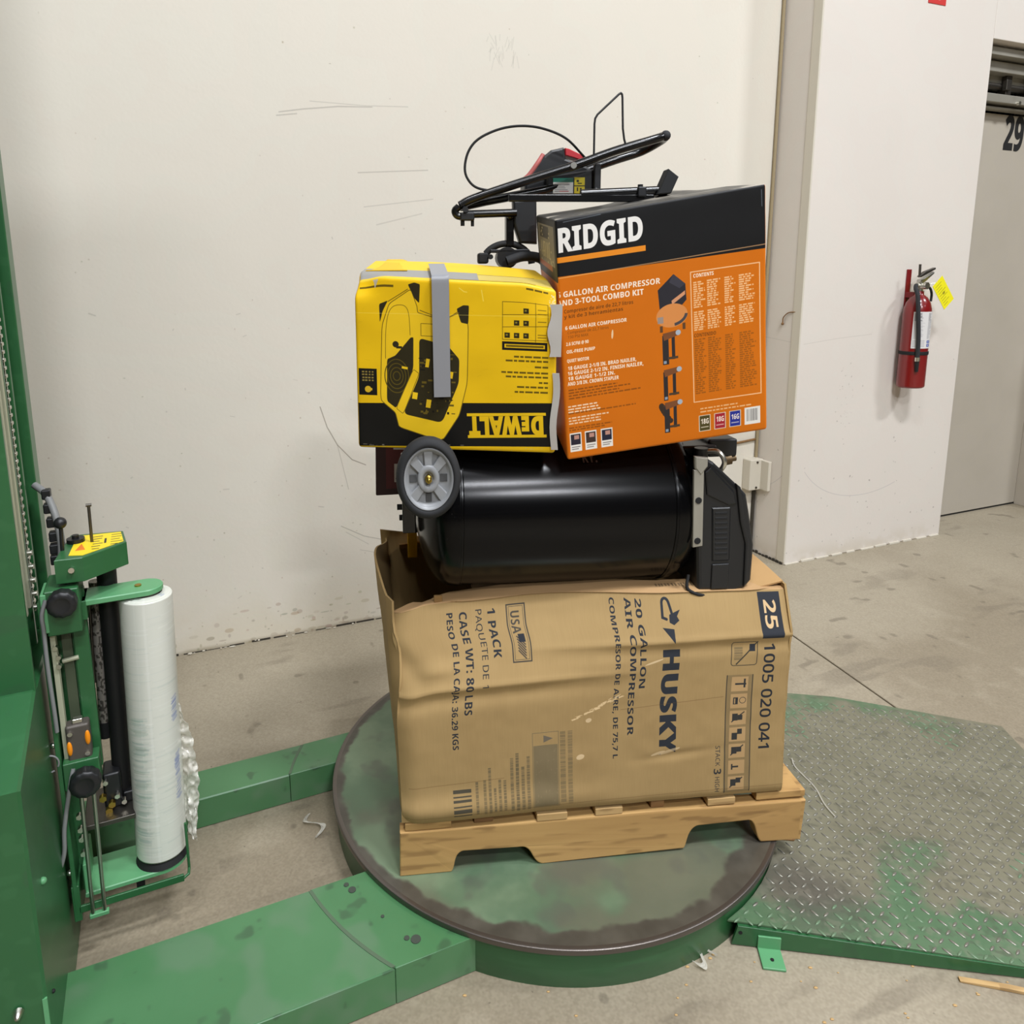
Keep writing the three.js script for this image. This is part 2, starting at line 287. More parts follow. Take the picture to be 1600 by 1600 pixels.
// ---------------------------------------------------------------- the room
{
  // floor: slabs with an open sawn joint between them
  const fl = structure('floor', WALL);
  const joint = (z) => 2.342 - 0.145 * (z + 2.182), g = 0.004;
  part('floor_slab', slabXZ([[-6.2, -3.4], [joint(-3.4) - g, -3.4], [joint(15) - g, 15], [-6.2, 15]], -0.12, 0, 0.002), M.floor, fl);
  part('floor_slab', slabXZ([[joint(-3.4) + g, -3.4], [12.2, -3.4], [12.2, 15], [joint(15) + g, 15]], -0.12, 0, 0.002), M.floor, fl);
  part('joint_filler', slabXZ([[joint(-3.4) - 0.05, -3.4], [joint(-3.4) + 0.05, -3.4], [joint(15) + 0.05, 15], [joint(15) - 0.05, 15]], -0.2, -0.1, 0), M.gapDark, fl);
  const wb = structure('wall_back', WALL);
  part('wall_panel', box(-6.2, 2.885, 0, CEILING, -3.3, -3.015, 0), M.wall, wb);
  // chipped mortar line where the wall meets the floor
  const chips = [];
  for (let i = 0; i < 60; i++) { const s = -0.7 + 3.5 * rnd(), q = new THREE.IcosahedronGeometry(0.002 + 0.006 * rnd() * rnd(), 0); q.scale(1 + 2 * rnd(), 0.6 + 0.5 * rnd(), 0.7); q.translate(s, 0.003 + 0.012 * rnd() * rnd(), -3.012 + 0.012 * rnd()); chips.push(q); }
  part('chipped_mortar', chips, M.plaster, wb, 'crumbled mortar crumbs along the foot of the wall', 'stuff');
  const gap = []; for (let i = 0; i < 40; i++) { const s = -0.7 + 0.09 * i; gap.push(box(s, s + 0.05 + 0.04 * rnd(), 0, 0.002 + 0.007 * rnd(), -3.016, -3.0135, 0)); }
  part('crack_line', gap, M.gapDark, wb);

  const wr = structure('wall_right', WALL);
  part('column_block', box(2.893, 4.088, 0, CEILING, -3.3, -2.775, 0.006), M.column, wr);
  part('corner_bead', merge([box(2.8895, 2.9, 0.012, CEILING, -2.825, -2.772, 0.003)]), M.plaster, wr, 'worn white corner strip');
  part('door_header', box(4.088, 5.13, 2.721, CEILING, -3.3, -2.775, 0.004), M.column, wr);
  part('door_jamb', box(5.13, 12.2, 0, CEILING, -3.3, -2.775, 0.006), M.column, wr);
  part('joint_backing', box(2.88, 2.9, 0, CEILING, -3.3, -3.03, 0), M.gapDark, wr);
  part('concrete_foot', [0, 1, 2, 3, 4, 5, 6, 7, 8, 9, 10].map((i) => box(2.9 + 0.11 * i, 2.96 + 0.11 * i + 0.04 * rnd(), 0, 0.006 + 0.005 * rnd(), -2.777, -2.768 + 0.004 * rnd(), 0.001)), M.plaster, wr);
  const crk = []; for (let i = 0; i < 9; i++) crk.push(box(2.886, 2.8925, 0, 0.008 + 0.01 * rnd(), -3.0 + 0.025 * i, -2.985 + 0.025 * i, 0)); part('crack_line', crk, M.gapDark, wr);

  const d1 = structure('door_1', WALL);
  part('door_panel', box(4.07, 5.14, 0.012, 2.42, -3.04, -2.985, 0.003), M.door, d1);
  part('rubber_seal', box(4.09, 5.13, 0, 0.02, -3.035, -2.99, 0.003), M.blackMatte, d1);
  part('head_plate', box(4.09, 5.13, 2.56, 2.721, -3.06, -2.93, 0.002), M.galv, d1);
  part('track_rail', [box(4.09, 5.13, 2.60, 2.655, -2.93, -2.87, 0.004), box(4.09, 5.13, 2.665, 2.705, -2.95, -2.82, 0.003)], M.galv, d1);
  part('shaft', cyl([4.09, 2.545, -2.93], [5.13, 2.545, -2.93], 0.018), M.darkSteel, d1);
  part('bottom_rail', [box(4.09, 5.13, 2.455, 2.50, -2.985, -2.90, 0.004), box(4.09, 5.13, 2.43, 2.44, -2.985, -2.93, 0.001)], M.galv, d1);
  for (const x of [4.42, 4.62, 4.95]) part('bracket', [box(x, x + 0.045, 2.50, 2.60, -2.95, -2.90, 0.003), box(x - 0.02, x + 0.02, 2.52, 2.575, -2.91, -2.885, 0.003)], M.darkSteel, d1);
  for (const x of [4.53, 4.8]) part('bolt', cyl([x, 2.46, -2.9], [x, 2.46, -2.885], 0.011, 0.011, 6), M.zinc, d1);
  const num = canvasTex(512, 768, (x, w, h) => { x.clearRect(0, 0, w, h); x.fillStyle = '#151515'; x.textAlign = 'left'; x.save(); x.scale(0.62, 1); x.font = 'bold 390px sans-serif'; x.strokeStyle = '#151515'; x.lineWidth = 14; x.fillText('29', 20, 660); x.strokeText('29', 20, 660); x.fillText('D', 250, 315); x.strokeText('D', 250, 315); x.restore(); });
  const ng = new THREE.PlaneGeometry(0.34, 0.51); ng.translate(4.737, 2.413, -2.984);
  part('door_number', ng, std({ map: num, alphaMap: null, transparent: true, alphaTest: 0.4, roughness: 0.6 }), d1, 'black painted door number');
  part('jamb_edge', box(5.10, 5.13, 0, 2.72, -2.985, -2.775, 0.003), M.door, d1);

  const cover = thing('junction_box', 'white painted cover box on the corner joint beside the column', 'electrical box', WALL, [2.885, 0.36, -3.015]);
  part('box_cover', box(2.80, 2.888, 0.37, 0.54, -3.015, -2.955, 0.006, 2), M.plaster, cover);
  part('side_flange', box(2.872, 2.8925, 0.372, 0.535, -2.965, -2.90, 0.004), M.plaster, cover);
  for (const y of [0.385, 0.525]) part('screw', cyl([2.845, y, -2.955], [2.845, y, -2.951], 0.006), M.darkSteel, cover);
  const cd = thing('conduit', 'thin rusty conduit in the corner above and below the white cover box', 'pipe', WALL, [2.882, 0, -3.0]);
  part('upper_run', cyl([2.88, 0.54, -3.005], [2.88, CEILING, -3.005], 0.0085), std({ color: 0x9a8a6a, roughness: 0.7 }), cd);
  part('lower_run', cyl([2.88, 0.0, -3.005], [2.88, 0.37, -3.005], 0.0085), M.gapDark, cd);
  const rod = thing('wall_rod', 'short rusty rod lying across the wall above the white cover box', 'rod', WALL, [2.70, 0.635, -3.01]);
  part('rod', cyl([2.715, 0.628, -3.008], [2.87, 0.64, -3.008], 0.006), M.woodDark, rod); part('knot', ball([2.715, 0.622, -3.006], 0.012, 8), M.woodDark, rod);

  const st = (name, ...b) => part('wall_panel', box(...b, 0), M.farWall, structure(name, WALL));
  st('wall_left', -6.2, -6.0, 0, CEILING, -3.3, 15);
  st('wall_side', 12.0, 12.2, 0, CEILING, -3.3, 15);
  part('wall_panel', box(-6.2, 12.2, 0, CEILING, 14.8, 15, 0), M.farWall, structure('wall_front', WALL));
  part('ceiling_panel', box(-6.2, 12.2, CEILING, CEILING + 0.15, -3.3, 15, 0), M.ceiling, structure('ceiling', WALL));
}
LAMPS.forEach(([x, z, k], i) => {
  const where = ['over the right aisle beyond the fire extinguisher', 'over the loading ramp', 'over the wrapping machine mast', 'above the photographer', 'behind the photographer', 'over the rear right aisle'][i];
  const l = thing('ceiling_light', 'long white ceiling light panel ' + where, 'ceiling light', WALL, [x, CEILING - 0.1, z], 'ceiling light panels');
  part('housing', box(x - 0.65, x + 0.65, CEILING - 0.07, CEILING, z - 0.22, z + 0.22, 0.005), M.galv, l);
  part('lamp_panel', box(x - 0.62, x + 0.62, CEILING - 0.082, CEILING - 0.07, z - 0.19, z + 0.19, 0), std({ color: 0xffffff, emissive: 0xf8faff, emissiveIntensity: 2.5 * k }), l);
  const r = new THREE.RectAreaLight(0xf6f9ff, LAMP * k * 2.2, 1.24, 0.38); r.name = 'lamp_light';
  r.position.set(0, -0.005, 0); r.rotation.x = -Math.PI / 2; l.add(r);
});
// ---------------------------------------------------------------- stretch wrapping machine
{
  const w = thing('stretch_wrapper', 'large green pallet stretch wrapping machine with tall mast and floor frame beside the turntable', 'wrapping machine', MACH, [-1.5, 0, 0]);
  // floor frame: two beams, each with a welded end piece that follows the turntable
  const R = 0.6215, Rw = 0.762, inner = (r, z) => -Math.sqrt(r * r - z * z);
  const arc = (r, z0, z1, k = 10) => Array.from({ length: k + 1 }, (_, i) => { const z = lerp(z0, z1, i / k); return [inner(r, z), z]; });
  for (const [z0, z1] of [[0.168, 0.442], [-0.395, -0.266]]) {
    const b = part('base_beam', slabXZ([[-1.32, z0], [-1.32, z1], ...arc(Rw, z1, z0)], 0, 0.09, 0.003), M.greenFloor, w);
    part('beam_end', slabXZ([...arc(Rw - 0.002, z0, z1), ...arc(R, z1, z0)], 0.001, 0.0905, 0.0015), M.greenFloor, w);
    part('weld_seam', slabXZ([...arc(Rw + 0.003, z0 + 0.004, z1 - 0.004), ...arc(Rw - 0.005, z1 - 0.004, z0 + 0.004)], 0.085, 0.0912, 0), std({ color: 0x52664f, roughness: 0.6 }), w);
  }
  for (const [x, z, r] of [[-0.558, 0.396, 0.011], [-0.651, 0.21, 0.009], [-0.575, 0.385, 0.006], [-0.66, 0.19, 0.006], [-0.607, 0.31, 0.004]]) part('plug', cyl([x, 0.088, z], [x, 0.0922, z], r), std({ color: 0x3c443a, roughness: 0.7 }), w);
  // ring that carries the turntable
  part('base_ring', lathe([[0.0, 0.07], [0.596, 0.07], [0.6, 0.084], [0.618, 0.086], [0.621, 0.083], [0.621, 0.0], [0.6, 0], [0, 0]], [0, 0, 0], [0, 1, 0], 128), M.green, w);
  // cabinet at the mast's foot
  const cab = part('cabinet', prismX([[-0.22, 0.002], [0.388, 0.002], [0.378, 0.39], [0.372, 0.657], [0.135, 0.712], [-0.22, 0.712]], -1.72, -1.245, 0.005), M.green, w);
  part('cabinet_seam', [prismX([[0.384, 0.02], [0.3885, 0.02], [0.3835, 0.25], [0.379, 0.25]], -1.252, -1.2445, 0)], M.greenLight, w);
  part('bolt', lathe([[0, 0.016], [0.004, 0.015], [0.008, 0.004], [0.009, 0]], [-1.289, 0.243, 0.384], [-1.289, 0.243, 0.5]), M.zinc, w);
  part('bolt', ball([-1.243, 0.42, 0.30], 0.007, 10), M.greenLight, w);
  part('bolt', ball([-1.244, 0.21, 0.33], 0.004, 10), M.blackMatte, w);
  // mast: front plate, web, back flange and the rails between
  part('mast_plate', box(-1.72, -1.245, 0.70, 3.2, 0.118, 0.128, 0.002), M.green, w);
  part('mast_web', box(-1.36, -1.345, 0.712, 3.2, -0.235, 0.118, 0), M.green, w);
  part('mast_flange', box(-1.345, -1.245, 0.70, 3.2, -0.243, -0.18, 0.003), M.green, w);
  part('mast_back', box(-1.72, -1.30, 0.712, 3.2, -0.243, -0.235, 0), M.green, w);
  for (const z of [0.062, 0.018]) part('guide_rail', box(-1.30, -1.252, 0.84, 3.2, z - 0.007, z + 0.006, 0.002), M.cream, w);
  part('guide_rail', box(-1.31, -1.256, 0.74, 3.2, -0.03, -0.016, 0.002), M.green, w);
  part('guide_rail', box(-1.31, -1.256, 0.74, 3.2, -0.112, -0.096, 0.002), M.green, w);
  const ch = [];
  for (let i = 0; i < 110; i++) { const y = 0.80 + i * 0.0165; ch.push(box(-1.266, -1.257, y, y + 0.0085, -0.074, -0.055, 0.002)); if (i > 38) continue; ch.push(box(-1.264, -1.259, y + 0.007, y + 0.017, -0.068, -0.061, 0)); }
  part('drive_chain', ch, M.zinc, w, 'bright steel lift chain in the mast', 'stuff');
  part('chain_guide', box(-1.285, -1.27, 0.74, 3.2, -0.085, -0.04, 0.002), M.blackMatte, w);
  for (let i = 0; i < 5; i++) part('bolt', cyl([-1.252, 0.83 + 0.03 * i, -0.006], [-1.243, 0.83 + 0.03 * i, -0.006], 0.006, 0.006, 8), M.zinc, w);
}
{
  // film carriage: slides up and down the mast
  const c = thing('film_carriage', 'green film carriage with black knobs and roller holding the plastic roll on the mast', 'film carriage', MACH, [-1.2, 0.11, 0]);
  const F = c;
  part('channel_web', [box(-1.233, -1.157, 0.43, 0.86, -0.012, -0.004, 0.001), box(-1.233, -1.203, 0.13, 0.43, -0.012, -0.004, 0.001)], M.green, F);
  part('channel_flange', prismX([[-0.01, 0.115], [0.066, 0.115], [0.07, 0.50], [0.07, 0.865], [-0.01, 0.865]], -1.2345, -1.226, 0.001), M.green, F);
  part('channel_flange', prismX([[-0.01, 0.44], [0.01, 0.44], [0.012, 0.86], [-0.01, 0.86]], -1.184, -1.155, 0.001), M.green, F, 'dark green inner flange');
  part('slide_strip', box(-1.222, -1.212, 0.455, 0.815, 0.03, 0.052, 0.001), M.cream, F);
  part('slot_strip', box(-1.208, -1.188, 0.46, 0.80, 0.0, 0.006, 0.001), std({ color: 0x47503c, roughness: 0.5 }), F);
  for (const [x, y] of [[-1.214, 0.79], [-1.21, 0.735], [-1.211, 0.715], [-1.214, 0.757]]) part('screw', cyl([x, y, 0.05], [x, y, 0.058], 0.006, 0.005, 8), M.zinc, F);
  part('slot_pin', cyl([-1.209, 0.705, 0.012], [-1.178, 0.708, 0.012], 0.005), M.cream, F);
  part('clamp_block', box(-1.222, -1.158, 0.79, 0.888, -0.03, 0.072, 0.004), M.green, F);
  part('clamp_plate', box(-1.228, -1.217, 0.80, 0.883, 0.0, 0.074, 0.002), M.greenLight, F);
  const knobPts = [[0, 0], [0.026, 0], [0.0285, 0.004], [0.029, 0.024], [0.026, 0.029], [0.017, 0.0305], [0.016, 0.0285], [0, 0.0285]];
  for (const [x, y, k] of [[-1.187, 0.867, 0.96], [-1.183, 0.461, 1.06]]) {
    const g = new THREE.LatheGeometry(knobPts.map((p) => new THREE.Vector2(p[0] * k, p[1])), 40), P = g.attributes.position;
    for (let i = 0; i < P.count; i++) { const a = Math.atan2(P.getZ(i), P.getX(i)), r = Math.hypot(P.getX(i), P.getZ(i)); if (r > 0.022) { const q = 1 + 0.03 * Math.cos(a * 12); P.setX(i, P.getX(i) * q); P.setZ(i, P.getZ(i) * q); } }
    g.computeVertexNormals(); g.rotateX(Math.PI / 2); g.translate(x, y, 0.076);
    const kn = part('knob', g, M.blackPlastic, F, 'round black fluted hand knob');
    part('shaft', cyl([x, y, 0.06], [x, y, 0.08], 0.011), M.darkSteel, F);
  }
  part('knob_bracket', [box(-1.225, -1.155, 0.435, 0.50, 0.03, 0.072, 0.003)], M.green, F);
  part('ball_lever', [cyl([-1.187, 0.945, 0.0], [-1.185, 1.0, 0.0], 0.004), ball([-1.185, 1.008, 0.0], 0.0125, 18)], M.blackPlastic, F, 'black ball ended lever');
  // wedge shaped head with its yellow warning label
  const top = [[-1.197, 0.06], [-1.145, 0.065], [-1.064, 0.0], [-1.073, -0.082], [-1.18, -0.099]];
  part('head_housing', slabXZ(top, 0.896, 0.948, 0.0015), M.green, F);
  const lab = canvasTex(512, 256, (x, W, H) => {
    x.fillStyle = '#e8cc1e'; x.fillRect(0, 0, W, H); x.fillStyle = '#5b5420';
    for (let r = 0; r < 6; r++) x.fillRect(200 + 8 * (r % 2), 40 + r * 30, 90 - 12 * (r % 3), 9); for (let r = 0; r < 6; r++) x.fillRect(370, 40 + r * 30, 110 - 14 * (r % 3), 8);
    x.fillStyle = '#d8741c'; x.beginPath(); x.moveTo(60, 190); x.lineTo(105, 110); x.lineTo(150, 190); x.fill(); x.fillStyle = '#222'; x.fillRect(50, 50, 70, 34); x.fillRect(310, 80, 20, 60); x.fillStyle = '#eee'; x.fillRect(60, 20, 40, 20);
  });
  const lg = slabXZ([[-1.172, 0.042], [-1.146, 0.052], [-1.07, -0.006], [-1.077, -0.074], [-1.165, -0.084]], 0.9478, 0.9488, 0);
  { const p = lg.attributes.position, u = lg.attributes.uv; for (let i = 0; i < p.count; i++) u.setXY(i, (p.getX(i) + 1.175) / 0.11, (0.055 - p.getZ(i)) / 0.14); }
  part('warning_label', lg, std({ map: lab, roughness: 0.45 }), F, 'yellow warning label');
  part('bolt', cyl([-1.167, 0.925, 0.063], [-1.167, 0.925, 0.07], 0.006, 0.006, 8), M.zinc, F);
  part('locking_pin', [cyl([-1.133, 0.94, -0.03], [-1.131, 1.034, -0.02], 0.0032), cyl([-1.1365, 1.034, -0.02], [-1.1255, 1.034, -0.02], 0.0035)], M.darkSteel, F);
  part('brake_disc', [cyl([-1.165, 0.948, -0.045], [-1.165, 0.957, -0.045], 0.018), cyl([-1.165, 0.957, -0.045], [-1.165, 0.964, -0.045], 0.007)], M.blackPlastic, F);
  // cable chain rising to the mast
  const ec = [], link = [[-1.221, 1.03, -0.13], [-1.219, 1.0, -0.12], [-1.215, 0.97, -0.11], [-1.212, 0.94, -0.1], [-1.212, 0.915, -0.09], [-1.213, 0.89, -0.09]];
  link.forEach(([x, y, z]) => ec.push(box(x - 0.009, x + 0.009, y, y + 0.022, z - 0.012, z + 0.012, 0.003)));
  part('cable_chain', ec, M.blackPlastic, F, 'black linked cable chain'); part('cable_hose', tube([[-1.2, 0.90, -0.08], [-1.198, 0.95, -0.085], [-1.205, 1.0, -0.1], [-1.222, 1.04, -0.13], [-1.245, 1.06, -0.15]], 0.008, 30, 8), M.grayCable, F);
  // film holder: top arm, bottom arm, guard loop
  const arm = new THREE.Shape(); arm.moveTo(-1.163, 0.036); arm.lineTo(-1.035, 0.038); arm.absarc(-1.032, 0.0, 0.038, -Math.PI / 2, Math.PI / 2, false); // shape y is -z
  const armShape = (x0, x1, r) => { const s = new THREE.Shape(); s.moveTo(x0, -r); s.lineTo(x1, -r); s.absarc(x1, 0, r, -Math.PI / 2, Math.PI / 2, false); s.lineTo(x0, r); s.closePath(); return s; };
  part('top_arm', slabXZ(armShape(-1.163, -1.036, 0.037), 0.83, 0.843, 0.002), M.greenLight, F);
  part('arm_bracket', box(-1.166, -1.150, 0.80, 0.843, -0.038, 0.038, 0.002), M.green, F);
  part('arm_bolt', cyl([-1.05, 0.843, 0], [-1.05, 0.846, 0], 0.007), M.brass, F);
  part('core_bushing', cyl([-1.036, 0.812, 0], [-1.036, 0.831, 0], 0.03), M.darkSteel, F);
  part('bottom_arm', slabXZ(armShape(-1.213, -1.053, 0.056), 0.156, 0.168, 0.002), M.greenLight, F);
  part('arm_end_stop', box(-1.213, -1.203, 0.15, 0.235, -0.052, 0.05, 0.002), M.greenLight, F);
  part('core_seat', cyl([-1.053, 0.168, 0], [-1.053, 0.186, 0], 0.058, 0.05, 40), M.blackMatte, F);
  part('guard_loop', pipe([[-1.225, 0.143, 0.062], [-1.012, 0.136, 0.062], [-1.0, 0.138, 0.055], [-0.998, 0.142, 0.04], [-0.998, 0.26, 0.04]], 0.0032), M.green, F);
  part('guard_bar', box(-1.228, -1.01, 0.130, 0.148, 0.060, 0.066, 0.002), M.green, F);
  part('guard_bar', box(-1.228, -1.01, 0.130, 0.148, -0.066, -0.060, 0.002), M.green, F);
  part('stop_block', box(-1.112, -1.094, 0.128, 0.158, 0.0, 0.04, 0.002), M.blackMatte, F);
  part('foot_plate', box(-1.238, -1.222, 0.112, 0.20, -0.02, 0.066, 0.002), M.green, F);
  // rods
  for (const [x0, x1] of [[-1.196, -1.2], [-1.172, -1.177]]) part('guide_rod', cyl([x0, 0.43, 0.074], [x1, 0.128, 0.074], 0.0042), M.steel, F);
  part('rod_clip', [box(-1.207, -1.168, 0.119, 0.129, 0.068, 0.08, 0.002)], M.greenLight, F);
  for (const y of [0.364, 0.332, 0.309, 0.273]) part('bolt', cyl([-1.206, y, 0.055], [-1.206, y, 0.066], 0.0065, 0.0065, 6), M.zinc, F);
  for (const [x, y] of [[-1.237, 0.232], [-1.238, 0.542], [-1.231, 0.808]]) part('bolt', ball([x, y, 0.058], 0.0065, 10), M.zinc, F);
  // rollers
  part('black_roller', [cyl([-1.125, 0.325, -0.05], [-1.112, 0.90, -0.05], 0.0205, 0.0205, 28)], M.rollerRubber, F, 'black rubber stretch roller');
  part('gray_roller', cyl([-1.150, 0.49, -0.08], [-1.14, 0.84, -0.08], 0.0135, 0.0135, 20), std({ map: colorTex(64, 256, (u, q) => { const n = vn(u * 16, q * 64, 1024, 5); return n > 0.62 ? [84, 80, 74] : [156, 150, 142]; }), roughness: 0.5, metalness: 0.5 }), F);
  part('roller_cap', cyl([-1.1515, 0.455, -0.08], [-1.150, 0.495, -0.08], 0.0145), M.blackMatte, F);
  part('tension_rod', cyl([-1.128, 0.42, -0.085], [-1.118, 0.83, -0.085], 0.0035), M.cream, F);
  part('tension_rod', cyl([-1.162, 0.60, -0.07], [-1.155, 0.80, -0.07], 0.0035), M.darkSteel, F);
  part('roller_plate', box(-1.205, -1.10, 0.30, 0.312, -0.10, 0.03, 0.002), M.darkSteel, F);
  part('drive_block', [box(-1.163, -1.125, 0.312, 0.40, -0.07, -0.01, 0.006), box(-1.125, -1.098, 0.312, 0.338, -0.075, -0.02, 0.004)], M.blackPlastic, F);
  for (const [x, y] of [[-1.154, 0.316], [-1.147, 0.33], [-1.164, 0.35]]) part('nut', cyl([x, y, -0.008], [x, y, 0.004], 0.008, 0.008, 6), M.brass, F);
  for (const [x, y] of [[-1.122, 0.327], [-1.156, 0.385], [-1.135, 0.345]]) part('nut', cyl([x, y, -0.014], [x, y, 0.0], 0.006, 0.006, 6), M.zinc, F);
  // photo sensor
  part('sensor_body', box(-1.214, -1.168, 0.487, 0.578, 0.03, 0.062, 0.006, 2), M.brownGray, F);
  for (const [x, y] of [[-1.2085, 0.527], [-1.173, 0.545]]) { const g = new THREE.SphereGeometry(1, 16, 10); g.scale(0.0055, 0.017, 0.005); g.translate(x, y, 0.061); part('reflector', g, M.orange, F, 'orange reflector'); }
  part('sensor_mount', box(-1.20, -1.18, 0.578, 0.588, 0.04, 0.055, 0.002), M.zinc, F);
  for (const [x, y] of [[-1.205, 0.562], [-1.176, 0.51]]) part('screw', cyl([x, y, 0.06], [x, y, 0.066], 0.005), M.zinc, F);
  // wiring
  part('cable', tube([[-1.217, 0.874, 0.075], [-1.227, 0.842, 0.076], [-1.227, 0.807, 0.076], [-1.228, 0.729, 0.076], [-1.226, 0.627, 0.076], [-1.226, 0.58, 0.074]], 0.0042, 50, 8), M.grayCable, F);
  part('cable', tube([[-1.205, 0.487, 0.07], [-1.214, 0.45, 0.078], [-1.233, 0.36, 0.08], [-1.24, 0.297, 0.08], [-1.259, 0.241, 0.08]], 0.0045, 50, 8), M.grayCable, F);
  const loop = []; for (let i = 0; i <= 20; i++) { const a = i / 20 * Math.PI * 1.8 - 0.5; loop.push([-1.247 + 0.017 * Math.cos(a), 0.508 + 0.019 * Math.sin(a), 0.07]); } part('wire_loop', tube(loop, 0.002, 60, 6), M.grayCable, F);
}
{
  const r = thing('film_roll', 'tall white roll of clear stretch film standing on the green carriage arm', 'film roll', MACH, [-1.053, 0.186, 0]);
  const map = canvasTex(512, 1024, (x, w, h) => {
    x.fillStyle = '#d0d1c6'; x.fillRect(0, 0, w, h);
    for (let i = 0; i < 420; i++) { const y = Math.pow(rnd(), 0.75) * h, l = 30 + rnd() * 200, a = 0.05 + 0.13 * rnd(); x.fillStyle = rnd() > 0.5 ? `rgba(160,172,166,${a})` : `rgba(238,241,236,${a * 0.9})`; x.fillRect(rnd() * w - 40, y, l, 2 + rnd() * 5); }
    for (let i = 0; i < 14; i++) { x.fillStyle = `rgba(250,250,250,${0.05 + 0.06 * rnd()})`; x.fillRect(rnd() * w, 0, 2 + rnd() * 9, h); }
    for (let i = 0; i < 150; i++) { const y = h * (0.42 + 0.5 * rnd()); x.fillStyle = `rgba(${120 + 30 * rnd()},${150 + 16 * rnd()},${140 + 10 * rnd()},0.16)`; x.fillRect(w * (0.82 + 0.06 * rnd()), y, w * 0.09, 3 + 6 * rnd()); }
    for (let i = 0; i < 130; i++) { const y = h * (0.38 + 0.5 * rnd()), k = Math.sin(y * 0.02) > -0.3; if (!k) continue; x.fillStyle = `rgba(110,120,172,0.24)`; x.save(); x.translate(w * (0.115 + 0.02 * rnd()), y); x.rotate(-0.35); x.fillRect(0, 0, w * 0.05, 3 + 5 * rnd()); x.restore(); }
  }, THREE.RepeatWrapping);
  const mat = phys({ map, roughness: 0.3, clearcoat: 0.5, clearcoatRoughness: 0.2, sheen: 0.2 });
  const fg = lathe([[0.026, 0], [0.0545, 0], [0.0555, 0.004], [0.0552, 0.632], [0.053, 0.636], [0.027, 0.637], [0.026, 0.6]], [-1.053, 0.186, 0], [-1.036, 0.822, 0], 64);
  for (let i = 0; i < fg.attributes.position.count; i++) fg.attributes.uv.setY(i, (fg.attributes.position.getY(i) - 0.186) / 0.64);
  part('film', fg, mat, r);
  part('paper_core', lathe([[0.02, 0], [0.027, 0], [0.027, 0.641], [0.02, 0.641], [0.02, 0]], [-1.053, 0.186, 0], [-1.036, 0.822, 0], 32), M.card, r);
  part('film_edge_rings', lathe([[0.031, 0.636], [0.034, 0.6405], [0.037, 0.6365], [0.041, 0.6395], [0.044, 0.636], [0.047, 0.6385], [0.05, 0.635]], [-1.053, 0.186, 0], [-1.036, 0.822, 0], 48), mat, r);
  // crumpled loose end hanging down the right side
  const strip = sheet((u, t) => { const y = 0.60 - 0.415 * t, k = Math.sin(Math.min(1, t * 1.05) * Math.PI * 0.62); const n1 = fbm(u * 5 + 3, t * 22, 512, 3, 201) - 0.5, n2 = fbm(u * 6, t * 26 + 7, 512, 3, 207) - 0.5; return [-1.012 + 0.034 * k - 0.004 * t + (u - 0.5) * (0.014 + 0.032 * Math.sin(Math.PI * Math.min(1, t * 0.95 + 0.03))) + 0.012 * n1, y + 0.006 * n2, 0.0 + 0.028 * n2 + 0.02 * (u - 0.5)]; }, 14, 110, 0.0006);
  part('loose_film', strip, phys({ color: 0xf4f2ea, roughness: 0.18, transmission: 0.5, thickness: 0, ior: 1.4, clearcoat: 1, clearcoatRoughness: 0.08 }), r, 'crumpled clear loose end of film');
}
{
  const d = thing('turntable', 'round steel turntable plate with worn green paint and bare rim under the pallet', 'turntable', MACH, [0, 0.088, 0]);
  const R = 0.6317, g = lathe([[0, 0.105], [0.3, 0.105], [0.62, 0.105]], [0, 0, 0], [0, 1, 0], 128);
  { const p = g.attributes.position, n = g.attributes.normal, u = g.attributes.uv; for (let i = 0; i < p.count; i++) { u.setXY(i, p.getX(i) / R / 2 + 0.5, 0.5 - p.getZ(i) / R / 2); } }
  part('plate', g, M.disc, d);
  part('rim', lathe([[0.6199, 0.105], [0.627, 0.1052], [R - 0.0015, 0.1045], [R, 0.103], [R, 0.0925], [R - 0.002, 0.091], [0.55, 0.091]], [0, 0, 0], [0, 1, 0], 160), std({ color: 0x6e6863, metalness: 0.85, roughness: 0.36 }), d, 'bare steel rim');
  part('hub', cyl([0, 0.07, 0], [0, 0.0915, 0], 0.4, 0.4, 48), M.darkSteel, d);
}
